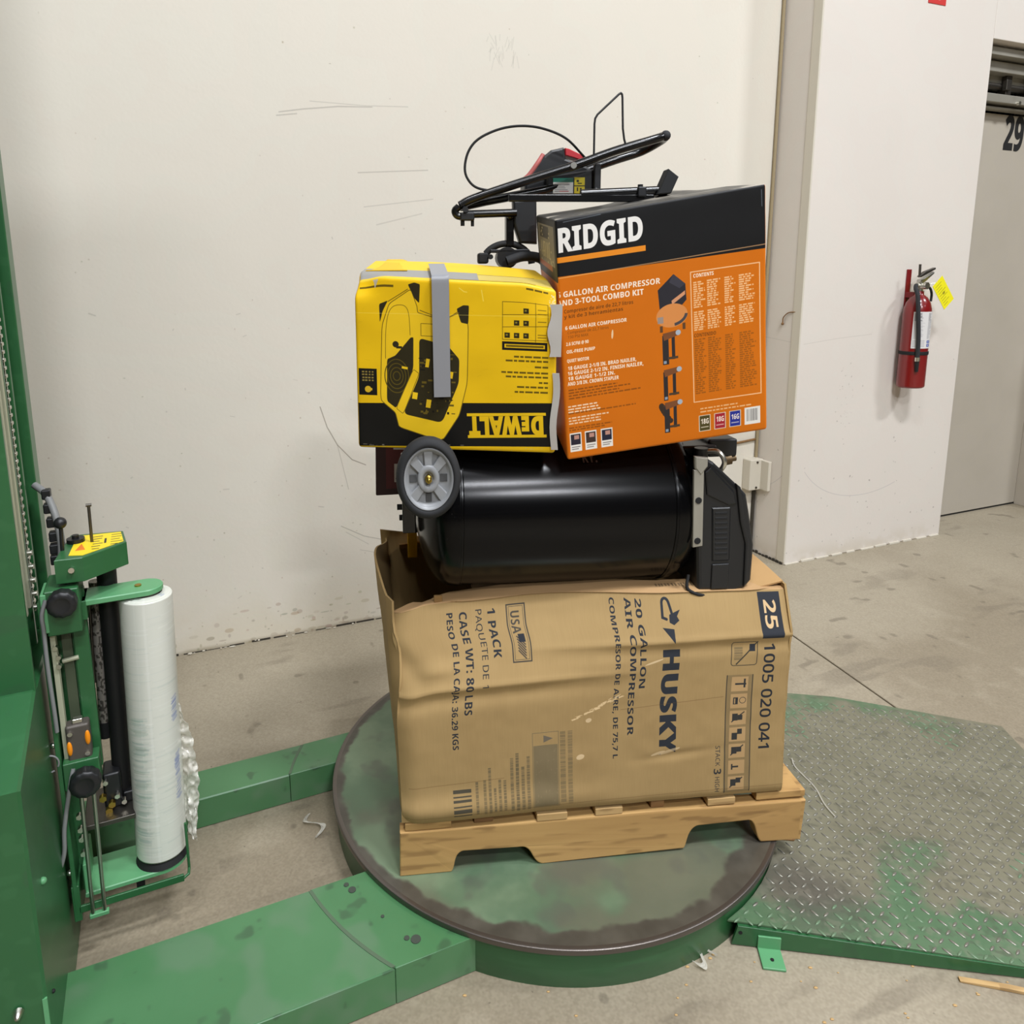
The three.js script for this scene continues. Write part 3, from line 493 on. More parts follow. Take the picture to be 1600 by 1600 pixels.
{
  // loading ramp of tread plate; x runs downhill
  const r = thing('loading_ramp', 'sloping green and grey tread plate ramp leading up to the turntable', 'ramp', RAMP, [0.5, 0, -0.5]);
  const H0 = 0.0592, sl = 0.0474, cx = -0.4348, cz = -0.4661, Rr = 0.6235, top = (x) => H0 - sl * x;
  const arcP = []; for (let i = 0; i <= 24; i++) { const z = lerp(-1.0, -0.01, i / 24); arcP.push([cx + Math.sqrt(Math.max(0, Rr * Rr - (z - cz) * (z - cz))), z]); }
  const tilt = (g) => { const p = g.attributes.position; for (let i = 0; i < p.count; i++) p.setY(i, p.getY(i) - sl * p.getX(i)); g.computeVertexNormals(); return g; };
  const plateMap = colorTex(1024, 1024, (u, q) => {
    const x = u * 1.2 - 0.1, z = q * 1.15 - 0.05;   // metres downhill, metres from the near edge
    const n = fbm(u * 9, q * 9, 9, 5, 301), k = fbm(u * 40, q * 40, 40, 3, 303);
    const worn = ss(0.30, 0.62, n + 0.55 * Math.exp(-Math.pow((z - 0.42 - 0.25 * x) / 0.34, 2)) - 0.12 - 0.5 * ss(0.18, 0.0, z) * ss(0.55, 0.3, Math.abs(x - 0.32)) - 0.35 * ss(0.12, 0.0, z));
    let c = mix3([78, 108, 76], [94, 122, 90], k); c = mix3(c, mix3([108, 102, 84], [132, 126, 106], n), worn * 0.92);
    c = mix3(c, [84, 80, 72], 0.75 * ss(0.16, 0.04, Math.hypot((x - 0.2) * 0.8, z - 0.12) + 0.1 * (n - 0.5)));
    c = mix3(c, [132, 128, 112], 0.35 * ss(0.55, 0.75, fbm(u * 60, q * 60, 60, 3, 309)));
    return mix3(c, [74, 74, 62], 0.35 * ss(0.6, 0.8, fbm(u * 50, q * 70, 3500, 3, 307)));
  }, THREE.ClampToEdgeWrapping);
  const plate = tilt(slabXZ([...arcP, [1.062, 0.0], [1.062, -0.968], [0.55, -1.04]].map((p) => [p[0], p[1]]), H0 - 0.006, H0, 0.001));
  { const p = plate.attributes.position, u = plate.attributes.uv; for (let i = 0; i < p.count; i++) u.setXY(i, (p.getX(i) + 0.1) / 1.2, (-p.getZ(i) + 0.05) / 1.15); }
  const pm = std({ map: plateMap, roughness: 0.55, metalness: 0.2, bumpMap: M.bump, bumpScale: 0.0005 });
  part('tread_plate', plate, pm, r);
  const lug = new THREE.SphereGeometry(1, 6, 4, 0, Math.PI * 2, 0, Math.PI / 2); lug.scale(0.0118, 0.0026, 0.0036); lug.computeVertexNormals();
  const spots = [];
  for (let i = 0; i < 46; i++) for (let j = 0; j < 44; j++) {
    const x = -0.12 + i * 0.0262, z = -0.012 - j * 0.0262; const far = z < -1.04 + 0.14 * Math.max(0, x - 0.45);
    if (Math.hypot(x - cx, z - cz) < Rr + 0.012 || x > 1.05 || far || z < -1.0) continue;
    spots.push([x, z, (i + j) % 2]);
  }
  spots.sort((a, b) => Math.hypot(a[0] - 0.1, a[1] - 0.9) - Math.hypot(b[0] - 0.1, b[1] - 0.9));
  const lugSteel = std({ color: 0x8f8d82, metalness: 0.7, roughness: 0.4 }), lugGreen = std({ color: 0x6c8468, metalness: 0.3, roughness: 0.42 });
  const variants = [0, 1].map((k) => { const g = lug.clone(); g.rotateY(k ? 0.8 : -0.8); g.rotateZ(-sl); return g; });
  const rest = [[], []];
  spots.forEach(([x, z, k], i) => {
    const isSteel = fbm(x * 6 + 5, -z * 6, 64, 3, 311) + 0.5 * Math.exp(-Math.pow((-z - 0.35 - 0.25 * x) / 0.36, 2)) > 0.62;
    if (i < 280) piece('tread_lug', variants[k], isSteel ? lugSteel : lugGreen, r, x, top(x) - 0.0003, z);
    else { const g = variants[k].clone(); g.translate(x, top(x) - 0.0003, z); rest[isSteel ? 0 : 1].push(g); }
  });
  part('far_tread_lugs', rest[0], lugSteel, r, null, 'stuff'); part('far_tread_lugs', rest[1], lugGreen, r, null, 'stuff');
  part('side_skirt', prism([[0.0, 0.003], [1.06, 0.003], [1.06, 0.006], [0.012, H0 - 0.0065]], -0.010, -0.002, 0.0005), M.green, r);
  part('side_skirt', prism([[0.2, 0.003], [1.05, 0.003], [1.05, 0.006], [0.2, H0 - 0.0165]], -0.97, -0.962, 0.0005), M.green, r);
  part('floor_tab', [box(0.056, 0.106, 0.0, 0.006, -0.056 + 0.05, 0.052, 0.002), box(0.056, 0.106, 0.0, 0.035, -0.004, 0.002, 0.001)].map((g) => g), M.greenLight, r);
  part('tab_bolt', cyl([0.081, 0.006, 0.03], [0.081, 0.0075, 0.03], 0.004), M.blackMatte, r);
  part('bolt_hole', cyl([0.018, 0.036, -0.003], [0.018, 0.036, -0.0012], 0.0045), M.blackMatte, r);
}
// ---------------------------------------------------------------- pallet and everything stacked on it
{
  const p = thing('pallet', 'wooden pallet with notched stringers on the turntable under the big brown carton', 'pallet', STACK, [0.5, 0, -0.4]);
  const s = new THREE.Shape();
  s.moveTo(0, 0); s.lineTo(0.122, 0); s.bezierCurveTo(0.134, 0.004, 0.126, 0.05, 0.152, 0.054); s.lineTo(0.296, 0.05); s.bezierCurveTo(0.322, 0.046, 0.318, 0.004, 0.345, 0); s.lineTo(0.70, 0.006); s.bezierCurveTo(0.71, 0.012, 0.706, 0.06, 0.735, 0.066); s.lineTo(0.865, 0.068); s.bezierCurveTo(0.888, 0.066, 0.884, 0.014, 0.902, 0.004); s.lineTo(1.006, 0); s.lineTo(1.012, 0.112); s.lineTo(0.6, 0.117); s.lineTo(0.003, 0.116); s.closePath();
  const jag = (g, k) => { const P = g.attributes.position; for (let i = 0; i < P.count; i++) { P.setZ(i, P.getZ(i) + 0.003 * (fbm(P.getX(i) * 14, P.getY(i) * 30 + k, 512, 3, k) - 0.5)); } g.computeVertexNormals(); return g; };
  for (const z of [0, -0.36, -0.72]) part('stringer', jag(prism(s, z - 0.038, z, 0.003, 2), 401), M.wood, p);
  for (const [x0, x1, z1, m, y] of [[0.015, 0.125, -0.004, M.wood, 0], [0.18, 0.226, -0.012, M.woodDark, 0], [0.33, 0.405, 0.001, M.wood2, 0], [0.474, 0.542, -0.001, M.wood2, 0], [0.616, 0.65, -0.012, M.woodDark, 0], [0.757, 0.828, -0.002, M.wood2, 0], [0.884, 1.012, -0.006, M.wood, 0.001]])
    part('deck_board', box(x0, x1, 0.1175 + y, 0.136 + y, -0.76, z1, 0.002), m, p);
  for (const x of [0.9, 0.96]) part('nail', cyl([x, 0.136, -0.03], [x, 0.1385, -0.03], 0.004), M.darkSteel, p);
  part('splinter', new THREE.ConeGeometry(0.006, 0.05, 5).rotateZ(1.4).translate(0.352, 0.006, -0.008), M.wood2, p);
  part('splinter', new THREE.ConeGeometry(0.008, 0.07, 5).rotateZ(1.5).translate(0.955, 0.004, -0.006), M.woodDark, p);
}
const printText = (x, t, X, Y, size, o = {}) => {      // text written downwards (turned a quarter) as on the carton
  x.save(); x.translate(X, Y); x.rotate(o.r ?? Math.PI / 2); x.fillStyle = o.c ?? '#20242c'; x.font = `${o.w ?? 'bold'} ${size}px sans-serif`; x.textBaseline = 'alphabetic'; const m = x.measureText(t).width || 1; x.scale(o.len ? o.len / m : 1, 1); x.fillText(t, 0, 0); if (o.s) { x.strokeStyle = x.fillStyle; x.lineWidth = o.s; x.strokeText(t, 0, 0); } x.restore();
};
{
  const c = thing('cardboard_carton', 'big open brown cardboard carton with black printing holding up the black tank on the pallet', 'carton', STACK, [0.47, 0.136, -0.25]);
  const W = 2048, H = 1140;
  const map = canvasTex(W, H, (x) => {
    const im = x.createImageData(W, H), d = im.data;
    for (let j = 0; j < H; j++) for (let i = 0; i < W; i++) { const k = (j * W + i) * 4, n = fbm(i / 190, j / 190, 64, 4, 501), f = vn(i / 3, j / 60, 4096, 503); const q = mix3([156, 128, 82], [170, 142, 94], 0.7 * n + 0.3 * f); d[k] = q[0]; d[k + 1] = q[1]; d[k + 2] = q[2]; d[k + 3] = 255; }
    x.putImageData(im, 0, 0);
    const X = (u) => u / 1000 * W, Y = (t) => t / 1000 * H, ink = '#22262e', gray = '#6d6353';
    x.fillStyle = ink; x.fillRect(X(921), Y(8), X(58), Y(190));
    printText(x, '25', X(934), Y(36), 92, { c: '#cdae82', len: Y(125) });
    printText(x, '1005 020 041', X(930), Y(222), 80, { w: 'normal', s: 3, len: Y(552), c: '#1c2028' });
    printText(x, 'HUSKY', X(664), Y(226), 116, { len: Y(515), c: ink, s: 7 });
    x.fillStyle = ink; x.beginPath(); x.arc(X(666), Y(752), 5, 0, 7); x.fill();
    // emblem: running dog's head as a few strokes
    x.save(); x.translate(X(664), Y(14)); x.lineCap = 'round'; x.strokeStyle = ink; x.lineWidth = 13; x.beginPath(); x.moveTo(30, 104); x.lineTo(10, 96); x.lineTo(12, 30); x.bezierCurveTo(14, 2, 40, 0, 48, 30); x.lineTo(60, 78); x.stroke();
    x.fillStyle = ink; x.beginPath(); x.moveTo(46, 84); x.lineTo(72, 74); x.lineTo(104, 62); x.lineTo(86, 92); x.lineTo(96, 112); x.lineTo(66, 132); x.lineTo(44, 120); x.closePath(); x.fill(); x.beginPath(); x.moveTo(2, 142); x.lineTo(62, 150); x.lineTo(56, 216); x.closePath(); x.fill(); x.restore();
    printText(x, '20 GALLON', X(604), Y(20), 44, { len: Y(398) }); printText(x, 'AIR COMPRESSOR', X(578), Y(20), 44, { len: Y(622) }); printText(x, 'COMPRESOR DE AIRE, DE 75,7 L', X(541), Y(18), 36, { len: Y(738) });
    x.strokeStyle = '#3d3830'; x.lineWidth = 6; x.strokeRect(X(284), Y(34), X(46), Y(224)); x.lineWidth = 2; x.strokeRect(X(289), Y(42), X(36), Y(208));
    printText(x, 'USA', X(293), Y(56), 62, { len: Y(92), c: '#453f36' }); x.fillStyle = '#453f36'; for (let i = 0; i < 6; i++) { x.save(); x.translate(X(308), Y(175 + i * 11)); x.rotate(0.8); x.fillRect(-28, -3, 56, 6); x.restore(); } x.fillStyle = ink; x.fillRect(X(303), Y(150), X(16), Y(32));
    printText(x, '1 PACK', X(236), Y(36), 56, { len: Y(200) }); printText(x, 'PAQUETE DE 1', X(206), Y(34), 44, { w: 'normal', len: Y(322) });
    printText(x, 'CASE WT: 80 LBS', X(165), Y(40), 54, { len: Y(432) }); printText(x, 'PESO DE LA CAJA: 36.29 KGS', X(134), Y(38), 42, { len: Y(598) });
    x.fillStyle = '#4a4436'; for (const [t, h] of [[838, 22], [868, 8], [884, 14], [910, 8], [926, 26], [956, 10]]) x.fillRect(X(130), Y(t), X(46), Y(h) * 0.8);
    const lines = (u, wd, t0, t1, a = 0.55) => { for (let t = t0; t < t1;) { const l = 4 + rnd() * 16; x.fillStyle = `rgba(74,68,52,${a * (0.7 + 0.3 * rnd())})`; x.fillRect(X(u), Y(t), X(wd), Y(Math.min(l, t1 - t))); t += l + 2.5; } };
    lines(187, 7, 806, 962); lines(207, 7, 800, 968); lines(220, 7, 742, 966); lines(233, 6, 846, 962); lines(245, 7, 806, 960); lines(258, 7, 812, 960);
    lines(276, 8, 704, 970); lines(290, 8, 682, 972, 0.65); lines(304, 8, 752, 968); lines(318, 8, 702, 968);
    x.fillStyle = 'rgba(96,90,70,0.6)'; x.fillRect(X(336), Y(655), X(62), Y(305)); x.strokeStyle = 'rgba(96,90,70,0.7)'; x.lineWidth = 3; x.strokeRect(X(334), Y(592), X(66), Y(372)); x.fillStyle = gray; x.beginPath(); x.moveTo(X(362), Y(606)); x.lineTo(X(386), Y(624)); x.lineTo(X(362), Y(642)); x.fill();
    for (let i = 0; i < 40; i++) { x.fillStyle = 'rgba(150,130,96,0.35)'; x.fillRect(X(340 + 56 * rnd()), Y(660 + 290 * rnd()), X(2), Y(12 * rnd())); } lines(404, 14, 594, 950, 0.4); lines(424, 12, 594, 960, 0.4);
    x.strokeStyle = '#3a342a'; x.lineWidth = 4; x.beginPath(); x.roundRect(X(843), Y(215), X(68), Y(112), 14); x.stroke(); x.lineWidth = 7; x.beginPath(); x.moveTo(X(856), Y(322)); x.lineTo(X(912), Y(214)); x.stroke(); x.fillStyle = ink; x.fillRect(X(890), Y(226), X(15), Y(34)); lines(850, 22, 240, 300, 0.5);
    x.fillStyle = 'rgba(80,70,50,0.3)'; x.fillRect(X(836), Y(374), X(70), Y(604)); x.strokeStyle = '#3a342a'; x.lineWidth = 5; x.beginPath(); x.moveTo(X(836), Y(374)); x.lineTo(X(840), Y(980)); x.moveTo(X(904), Y(374)); x.lineTo(X(908), Y(980)); x.stroke();
    for (let i = 0; i < 7; i++) {
      const y0 = Y(384 + i * 85), u0 = X(849), ww = X(44), hh = Y(72); x.fillStyle = '#b29163'; x.fillRect(u0, y0, ww, hh); x.fillStyle = '#2d2c2a'; x.strokeStyle = '#2d2c2a'; x.lineWidth = 6;
      if (i === 0) { x.fillRect(u0 + 20, y0 + 36, 60, 10); x.fillRect(u0 + 66, y0 + 12, 10, 50); } else if (i === 1) { x.lineWidth = 3; x.beginPath(); x.arc(u0 + 66, y0 + 38, 17, 0, 7); x.stroke(); x.fillRect(u0 + 14, y0 + 20, 26, 40); x.fillStyle = '#b29163'; x.fillRect(u0 + 20, y0 + 26, 6, 30); } else if (i === 5) { x.fillRect(u0 + 16, y0 + 34, 40, 10); x.fillRect(u0 + 16, y0 + 22, 8, 34); } else { x.fillRect(u0 + 14, y0 + 18 + (i % 2) * 14, 30, 40); x.fillRect(u0 + 44, y0 + 10 + (i % 3) * 8, 26, 30); if (i % 2 === 0) { x.beginPath(); x.moveTo(u0 + 10, y0 + 66); x.lineTo(u0 + 80, y0 + 8); x.stroke(); } }
    }
    printText(x, 'STACK', X(814), Y(728), 34, { w: 'normal', len: Y(105) }); printText(x, '3', X(810), Y(845), 58, { len: Y(34) }); printText(x, 'HIGH', X(814), Y(888), 34, { w: 'normal', len: Y(84) });
    // scuffed and torn paper
    x.strokeStyle = 'rgba(226,196,150,0.75)'; for (let i = 0; i < 46; i++) { const q = rnd(); x.lineWidth = 2 + 5 * rnd(); const a = X(430 + 130 * q), b = Y(545 - 105 * q + 18 * (rnd() - 0.5)); x.beginPath(); x.moveTo(a, b); x.lineTo(a + 16 + 10 * rnd(), b - 12 + 8 * rnd()); x.stroke(); }
    x.fillStyle = 'rgba(226,200,160,0.7)'; for (const [u, t, a, b] of [[478, 552, 16, 12], [456, 730, 22, 14], [690, 738, 60, 10], [660, 745, 40, 8], [640, 290, 50, 5]]) { x.beginPath(); x.ellipse(X(u), Y(t), a, b, -0.3, 0, 7); x.fill(); }
    x.strokeStyle = 'rgba(96,68,34,0.35)'; x.lineWidth = 4; for (const [a, b, e, f] of [[20, 812, 260, 800], [0, 962, 1000, 955], [560, 512, 830, 480]]) { x.beginPath(); x.moveTo(X(a), Y(b)); x.lineTo(X(e), Y(f)); x.stroke(); }
  });
  const printed = std({ map, roughness: 0.85 });
  // the front leans back above two creases and is crushed at its left edge
  const top = (u) => lerp(0.645, 0.655, u) + 0.012 * Math.sin(Math.PI * u) - 0.018 * ss(0.1, 0, u);
  const front = (u, t) => {
    const x0 = -0.002 + 0.012 * t + 0.012 * ss(0.10, 0.2, t) * ss(0.5, 0.25, t), x1 = lerp(0.947, 0.945, t) - 0.006 * Math.sin(Math.PI * t), x = lerp(x0, x1, u), yt = top(u), y = lerp(yt, 0.1375 + 0.006 * ss(0.1, 0.4, u), t);
    const kl = 1 - ss(0.28, 0.7, u), kr = ss(0.2, 0.62, u), cl = 0.345 - 0.02 * u, cr = 0.20 - 0.05 * (u - 0.6), bump = (c, w) => Math.exp(-Math.pow((t - c) / w, 2));
    let z = -0.082 * kl * clamp((cl - t) / cl) - 0.048 * kr * clamp((cr - t) / cr) + 0.004 * clamp((t - 0.3) / 0.7);
    z += kl * (0.003 * bump(cl, 0.012) - 0.006 * bump(cl + 0.05, 0.035)) + kr * (0.003 * bump(cr, 0.012) - 0.004 * bump(cr + 0.045, 0.03));
    z += 0.005 * (fbm(u * 5, t * 4, 64, 3, 511) - 0.5) * Math.sin(Math.PI * clamp(t)) + 0.002 * (fbm(u * 22, t * 12, 64, 2, 513) - 0.5);
    z -= 0.018 * Math.pow(1 - clamp(u / 0.045), 2); z -= 0.012 * Math.exp(-Math.pow((u - 0.03) / 0.03, 2) - Math.pow((t - 0.22 - u) / 0.06, 2)) - 0.008 * Math.exp(-Math.pow((u - 0.09) / 0.05, 2) - Math.pow((t - 0.26) / 0.03, 2));
    z -= 0.007 * Math.pow(clamp((t - 0.955) / 0.045), 2); z += 0.01 * Math.exp(-Math.pow((t - 0.93) / 0.05, 2)) * ss(0.7, 0.1, u);
    z -= 0.004 * Math.exp(-Math.pow((u - 0.71) / 0.09, 2) - Math.pow((t - 0.76 - 0.15 * (0.7 - u)) / 0.02, 2));
    return [x, y, z];
  };
  const fp = sheet(front, 96, 90, 0.005);
  part('front_panel', fp, printed, c, 'printed front panel creased and scuffed');
  const leftX = (w, t) => -0.002 + 0.012 * t - (0.026 * Math.sin(Math.PI * clamp(w * 1.1)) + 0.006) * (1 - 0.75 * t) - 0.012 * Math.pow(1 - t, 2) * ss(0.1, 0.5, w) + 0.005 * (fbm(w * 5, t * 7, 64, 3, 521) - 0.5);
  const leftTop = (w) => lerp(0.655, 0.70, ss(0.1, 0.45, w)) - 0.03 * ss(0.55, 0.95, w);
  part('side_panel', sheet((u, t) => { const w = 1 - u, z0 = front(0, t)[2]; const k = ss(0, 0.08, w); return [lerp(front(0, t)[0] + 0.001, leftX(w, t), k), lerp(leftTop(w), 0.1375, t), lerp(z0, -0.50, w)]; }, 24, 24, 0.005), M.card, c);
  part('side_panel', sheet((u, t) => [lerp(0.947, 0.944, t) - 0.006 * Math.sin(Math.PI * t) + 0.006 * Math.sin(Math.PI * u), lerp(0.668 - 0.002 * u, 0.1415, t), lerp(front(1, t)[2], -0.50, u)], 16, 16, 0.005), M.card, c);
  part('back_panel', sheet((u, t) => [lerp(0.944, -0.034 + 0.03 * t, u), lerp(0.64 + 0.055 * ss(0.8, 0.97, u), 0.1375, t), -0.50 + 0.004 * Math.sin(Math.PI * u)], 12, 12, 0.005), M.card, c);
  part('bottom_panel', box(0.012, 0.942, 0.1365, 0.1415, -0.50, -0.014, 0.001), M.card, c);
  part('corner_fold', sheet((u, t) => [0.006 + 0.05 * u + 0.002, 0.14 + 0.028 * (1 - u) * (1 - t), -0.006 + 0.004 * u], 6, 6, 0.004), M.card, c, 'crushed lower left corner');
  // top flaps, folded in over the packing
  const ft = canvasTex(1024, 128, (x, w, h) => { x.fillStyle = '#b28e62'; x.fillRect(0, 0, w, h); x.fillStyle = 'rgba(93,76,52,0.7)'; for (let i = 0; i < 22; i++) x.fillRect(150 + i * 9 + 3 * rnd(), 50, 5, 34); });
  part('front_flap', sheet((u, t) => { const f = front(u, 0), k = ss(0, 0.25, u) * ss(1.0, 0.85, u); return [lerp(f[0], lerp(0.05, 0.93, u), t), lerp(f[1], f[1] + 0.012 * k - 0.006 + 0.006 * (fbm(u * 12, t * 2, 64, 3, 531) - 0.5), Math.sqrt(t)), f[2] - 0.055 * t]; }, 40, 4, 0.004), std({ map: ft, roughness: 0.85 }), c, 'inward folded front flap');
  part('side_flap', sheet((u, t) => [lerp(0.945, 0.80, t) - 0.03 * u, 0.668 + 0.02 * Math.sin(Math.PI * u) * (1 - t) - 0.03 * t, lerp(-0.06, -0.46, u)], 12, 6, 0.004), M.cardInside, c);
  part('back_flap', sheet((u, t) => [lerp(0.02, 0.94, u), lerp(0.64, 0.675, t) + 0.01 * (fbm(u * 9, t, 64, 2, 541) - 0.5), lerp(-0.498, -0.44, t)], 16, 4, 0.004), M.cardInside, c);
  part('inner_tray', [sheet((u, t) => [lerp(0.20, 0.92, u), 0.628 + 0.006 * Math.sin(u * 9), lerp(-0.12, -0.45, t)], 12, 8, 0.004)], M.cardInside, c);
  part('torn_tab', box(0.098, 0.118, 0.652, 0.668, -0.094, -0.084, 0.002), M.cardEdge, c);
}
{
  // air compressor lying on its side: tank along x, pump at the right end, wheel at the left end
  const c = thing('air_compressor', 'black air compressor lying on its side with a gray spoked wheel at the tank end', 'air compressor', STACK, [0.42, 0.64, -0.2]);
  const A = [0.062, 0.850, -0.215], B = [0.76, 0.838, -0.215], R = 0.194, L = 0.698;
  const map = canvasTex(2048, 512, (x, w, h) => {
    x.fillStyle = '#060607'; x.fillRect(0, 0, w, h);
    for (let i = 0; i < 260; i++) { x.strokeStyle = `rgba(150,150,150,${0.02 + 0.05 * rnd()})`; x.lineWidth = 0.6 + 1.4 * rnd(); const a = rnd() * w, b = rnd() * h, an = (rnd() - 0.5) * 1.4; x.beginPath(); x.moveTo(a, b); x.lineTo(a + 60 * Math.sin(an) * rnd(), b + 110 * Math.cos(an) * rnd()); x.stroke(); }
    for (let i = 0; i < 240; i++) { x.fillStyle = `rgba(140,134,124,${0.08 + 0.2 * rnd()})`; x.beginPath(); x.arc(rnd() * w, rnd() * h, 0.6 + 1.8 * rnd(), 0, 7); x.fill(); }
    for (let i = 0; i < 30; i++) { const g = x.createRadialGradient(0, 0, 0, 0, 0, 60); g.addColorStop(0, 'rgba(60,50,38,0.10)'); g.addColorStop(1, 'rgba(60,50,38,0)'); x.save(); x.translate(rnd() * w, rnd() * h); x.fillStyle = g; x.fillRect(-60, -60, 120, 120); x.restore(); }
  }, THREE.RepeatWrapping);
  const paint = phys({ map, roughness: 0.2, specularIntensity: 0.45 });
  const prof = []; for (let i = 0; i <= 14; i++) { const a = i / 14 * Math.PI / 2; prof.push([R * Math.sin(a), 0.085 * (1 - Math.cos(a))]); }
  const body = [...prof, [R + 0.0012, 0.094], [R + 0.0018, 0.098], [R, 0.103], [R, L - 0.103], [R + 0.0018, L - 0.098], [R + 0.0012, L - 0.094], ...prof.slice().reverse().map((p) => [p[0], L - p[1]])];
  part('tank', lathe(body, A, B, 96), paint, c, 'glossy black steel tank');
  for (const k of [0.098, 0.104, L - 0.104, L - 0.098]) { const g = new THREE.TorusGeometry(R + 0.0008, 0.0014, 6, 96); g.rotateX(Math.PI / 2); part('weld_bead', orient(g.translate(0, k, 0), v(A), v(B)), paint, c); }
  // foot bracket and wheel
  part('foot_bracket', [box(0.03, 0.062, 0.80, 0.98, -0.17, -0.155, 0.003), box(0.03, 0.10, 0.90, 1.0, -0.16, -0.02, 0.004)], M.blackPaint, c);
  part('bracket_bolt', cyl([0.03, 0.865, -0.162], [0.018, 0.865, -0.162], 0.007), M.blackMatte, c);
  const wx = 0.0875, wy = 0.979, wz = 0.0, kx = 0.765;    // the wheel looks a little narrow: it is turned about its upright
  const put = (g) => { g.scale(kx, 1, 1); g.translate(wx, wy, wz); return g; };
  const latheZ = (pts, n = 64) => { const g = new THREE.LatheGeometry(pts.map((p) => new THREE.Vector2(p[0], p[1])), n); g.rotateX(Math.PI / 2); return g; };
  const tire = part('tire', put(latheZ([[0.066, -0.022], [0.078, -0.024], [0.088, -0.018], [0.0905, -0.008], [0.0905, 0.006], [0.087, 0.015], [0.079, 0.02], [0.072, 0.0195], [0.0705, 0.016], [0.066, 0.012], [0.066, -0.022]])), M.rubber, c);
  const hubMat = std({ color: 0x8f9193, roughness: 0.38 });
  const hub = part('hub_rim', put(latheZ([[0.0, -0.006], [0.06, -0.006], [0.0655, -0.002], [0.0705, 0.016], [0.0665, 0.0175], [0.0615, 0.012], [0.056, 0.002], [0.0, 0.002]])), hubMat, c, 'gray plastic wheel hub');
  part('hub_boss', put(latheZ([[0.0, 0.006], [0.015, 0.006], [0.017, 0.014], [0.0285, 0.0135], [0.031, 0.008], [0.031, 0.0]])), hubMat, hub);
  for (let i = 0; i < 8; i++) {
    if (i === 2) continue; // the gap above the lower recess is plain
    const a = i * Math.PI / 4 + Math.PI / 8 * 0 + Math.PI / 2; const g = prism([[-0.010, 0.026], [0.010, 0.026], [0.0135, 0.064], [-0.0135, 0.064]], 0.0, 0.0105, 0.002);
    g.rotateZ(a - Math.PI / 2); if ([1, 3, 5, 7, 0].includes(i)) part('spoke', put(g), hubMat, hub);
  }
  for (const a of [0, Math.PI, Math.PI * 1.5]) { const g = box(-0.0085, 0.0085, 0.033, 0.053, 0.0015, 0.004, 0.001); g.rotateZ(a - Math.PI / 2); part('recess', put(g), std({ color: 0x4a4b4c, roughness: 0.6 }), hub); }
  part('axle_nut', put(merge([latheZ([[0, 0.020], [0.009, 0.019], [0.0105, 0.014], [0.0105, 0.006]], 6), latheZ([[0, 0.026], [0.005, 0.025], [0.0055, 0.018]], 12)])), M.brass, hub);
  part('axle', cyl([wx, wy, -0.40], [wx, wy, 0.0], 0.008), M.darkSteel, c);
  // pump end: strap bracket, shroud and fittings
  part('strap_bracket', prism([[0.690, 0.968], [0.714, 0.966], [0.719, 0.786], [0.696, 0.783]], -0.028, -0.02, 0.001), M.galv, c, 'gray steel strap');
  for (const [x, y] of [[0.704, 0.896], [0.706, 0.799]]) part('strap_hole', cyl([x, y, -0.021], [x, y, -0.0185], 0.0075), M.blackMatte, c);
  part('strap_clip', prism([[0.690, 1.0], [0.722, 0.996], [0.722, 0.975], [0.706, 0.955], [0.692, 0.972]], -0.03, -0.018, 0.003), M.galv, c);
  const plastic = std({ color: 0x1b1c1e, roughness: 0.38 });
  const sh = part('pump_shroud', prism([[0.712, 0.945], [0.735, 0.985], [0.752, 0.975], [0.82, 0.912], [0.836, 0.895], [0.846, 0.85], [0.862, 0.769], [0.861, 0.680], [0.845, 0.660], [0.815, 0.648], [0.725, 0.66], [0.716, 0.80]], -0.36, -0.05, 0.012, 3), plastic, c, 'black plastic pump cover');
  part('shroud_rib', prism([[0.805, 0.925], [0.817, 0.915], [0.832, 0.83], [0.846, 0.78], [0.848, 0.68], [0.838, 0.668], [0.836, 0.775], [0.82, 0.83]], -0.055, -0.044, 0.004, 2), plastic, sh);
  part('shroud_panel', prism([[0.728, 0.955], [0.742, 0.968], [0.802, 0.905], [0.81, 0.875], [0.79, 0.872], [0.735, 0.90]], -0.054, -0.046, 0.004, 2), plastic, sh);
  part('louvre_frame', prism([[0.750, 0.868], [0.796, 0.868], [0.80, 0.735], [0.757, 0.735]], -0.052, -0.047, 0.003), plastic, sh);
  for (let i = 0; i < 9; i++) part('louvre', box(0.758 + 0.0005 * i, 0.788 + 0.0007 * i, 0.851 - i * 0.0125, 0.857 - i * 0.0125, -0.049, -0.0462, 0.001), M.blackMatte, sh);
  part('shroud_foot', box(0.757, 0.80, 0.665, 0.728, -0.052, -0.046, 0.004), plastic, sh);
  part('pressure_switch', [box(0.775, 0.85, 0.965, 1.01, -0.24, -0.14, 0.006), box(0.70, 0.79, 0.975, 1.0, -0.20, -0.12, 0.006), cyl([0.74, 0.95, -0.1], [0.74, 1.0, -0.1], 0.016)], M.blackPlastic, c);
  part('brass_fitting', [cyl([0.822, 0.955, -0.15], [0.838, 0.958, -0.15], 0.014, 0.014, 6), cyl([0.838, 0.958, -0.15], [0.85, 0.96, -0.15], 0.008)], std({ color: 0x6a5942, metalness: 0.8, roughness: 0.5 }), c);
  part('copper_tube', tube([[0.74, 0.99, -0.1], [0.77, 0.995, -0.08], [0.785, 0.97, -0.07], [0.775, 0.94, -0.08]], 0.006, 30, 8), M.zinc, c);
  part('drain_tube', tube([[0.705, 0.70, -0.06], [0.70, 0.67, -0.05], [0.725, 0.655, -0.045], [0.75, 0.65, -0.05]], 0.004, 30, 8), M.blackMatte, c);
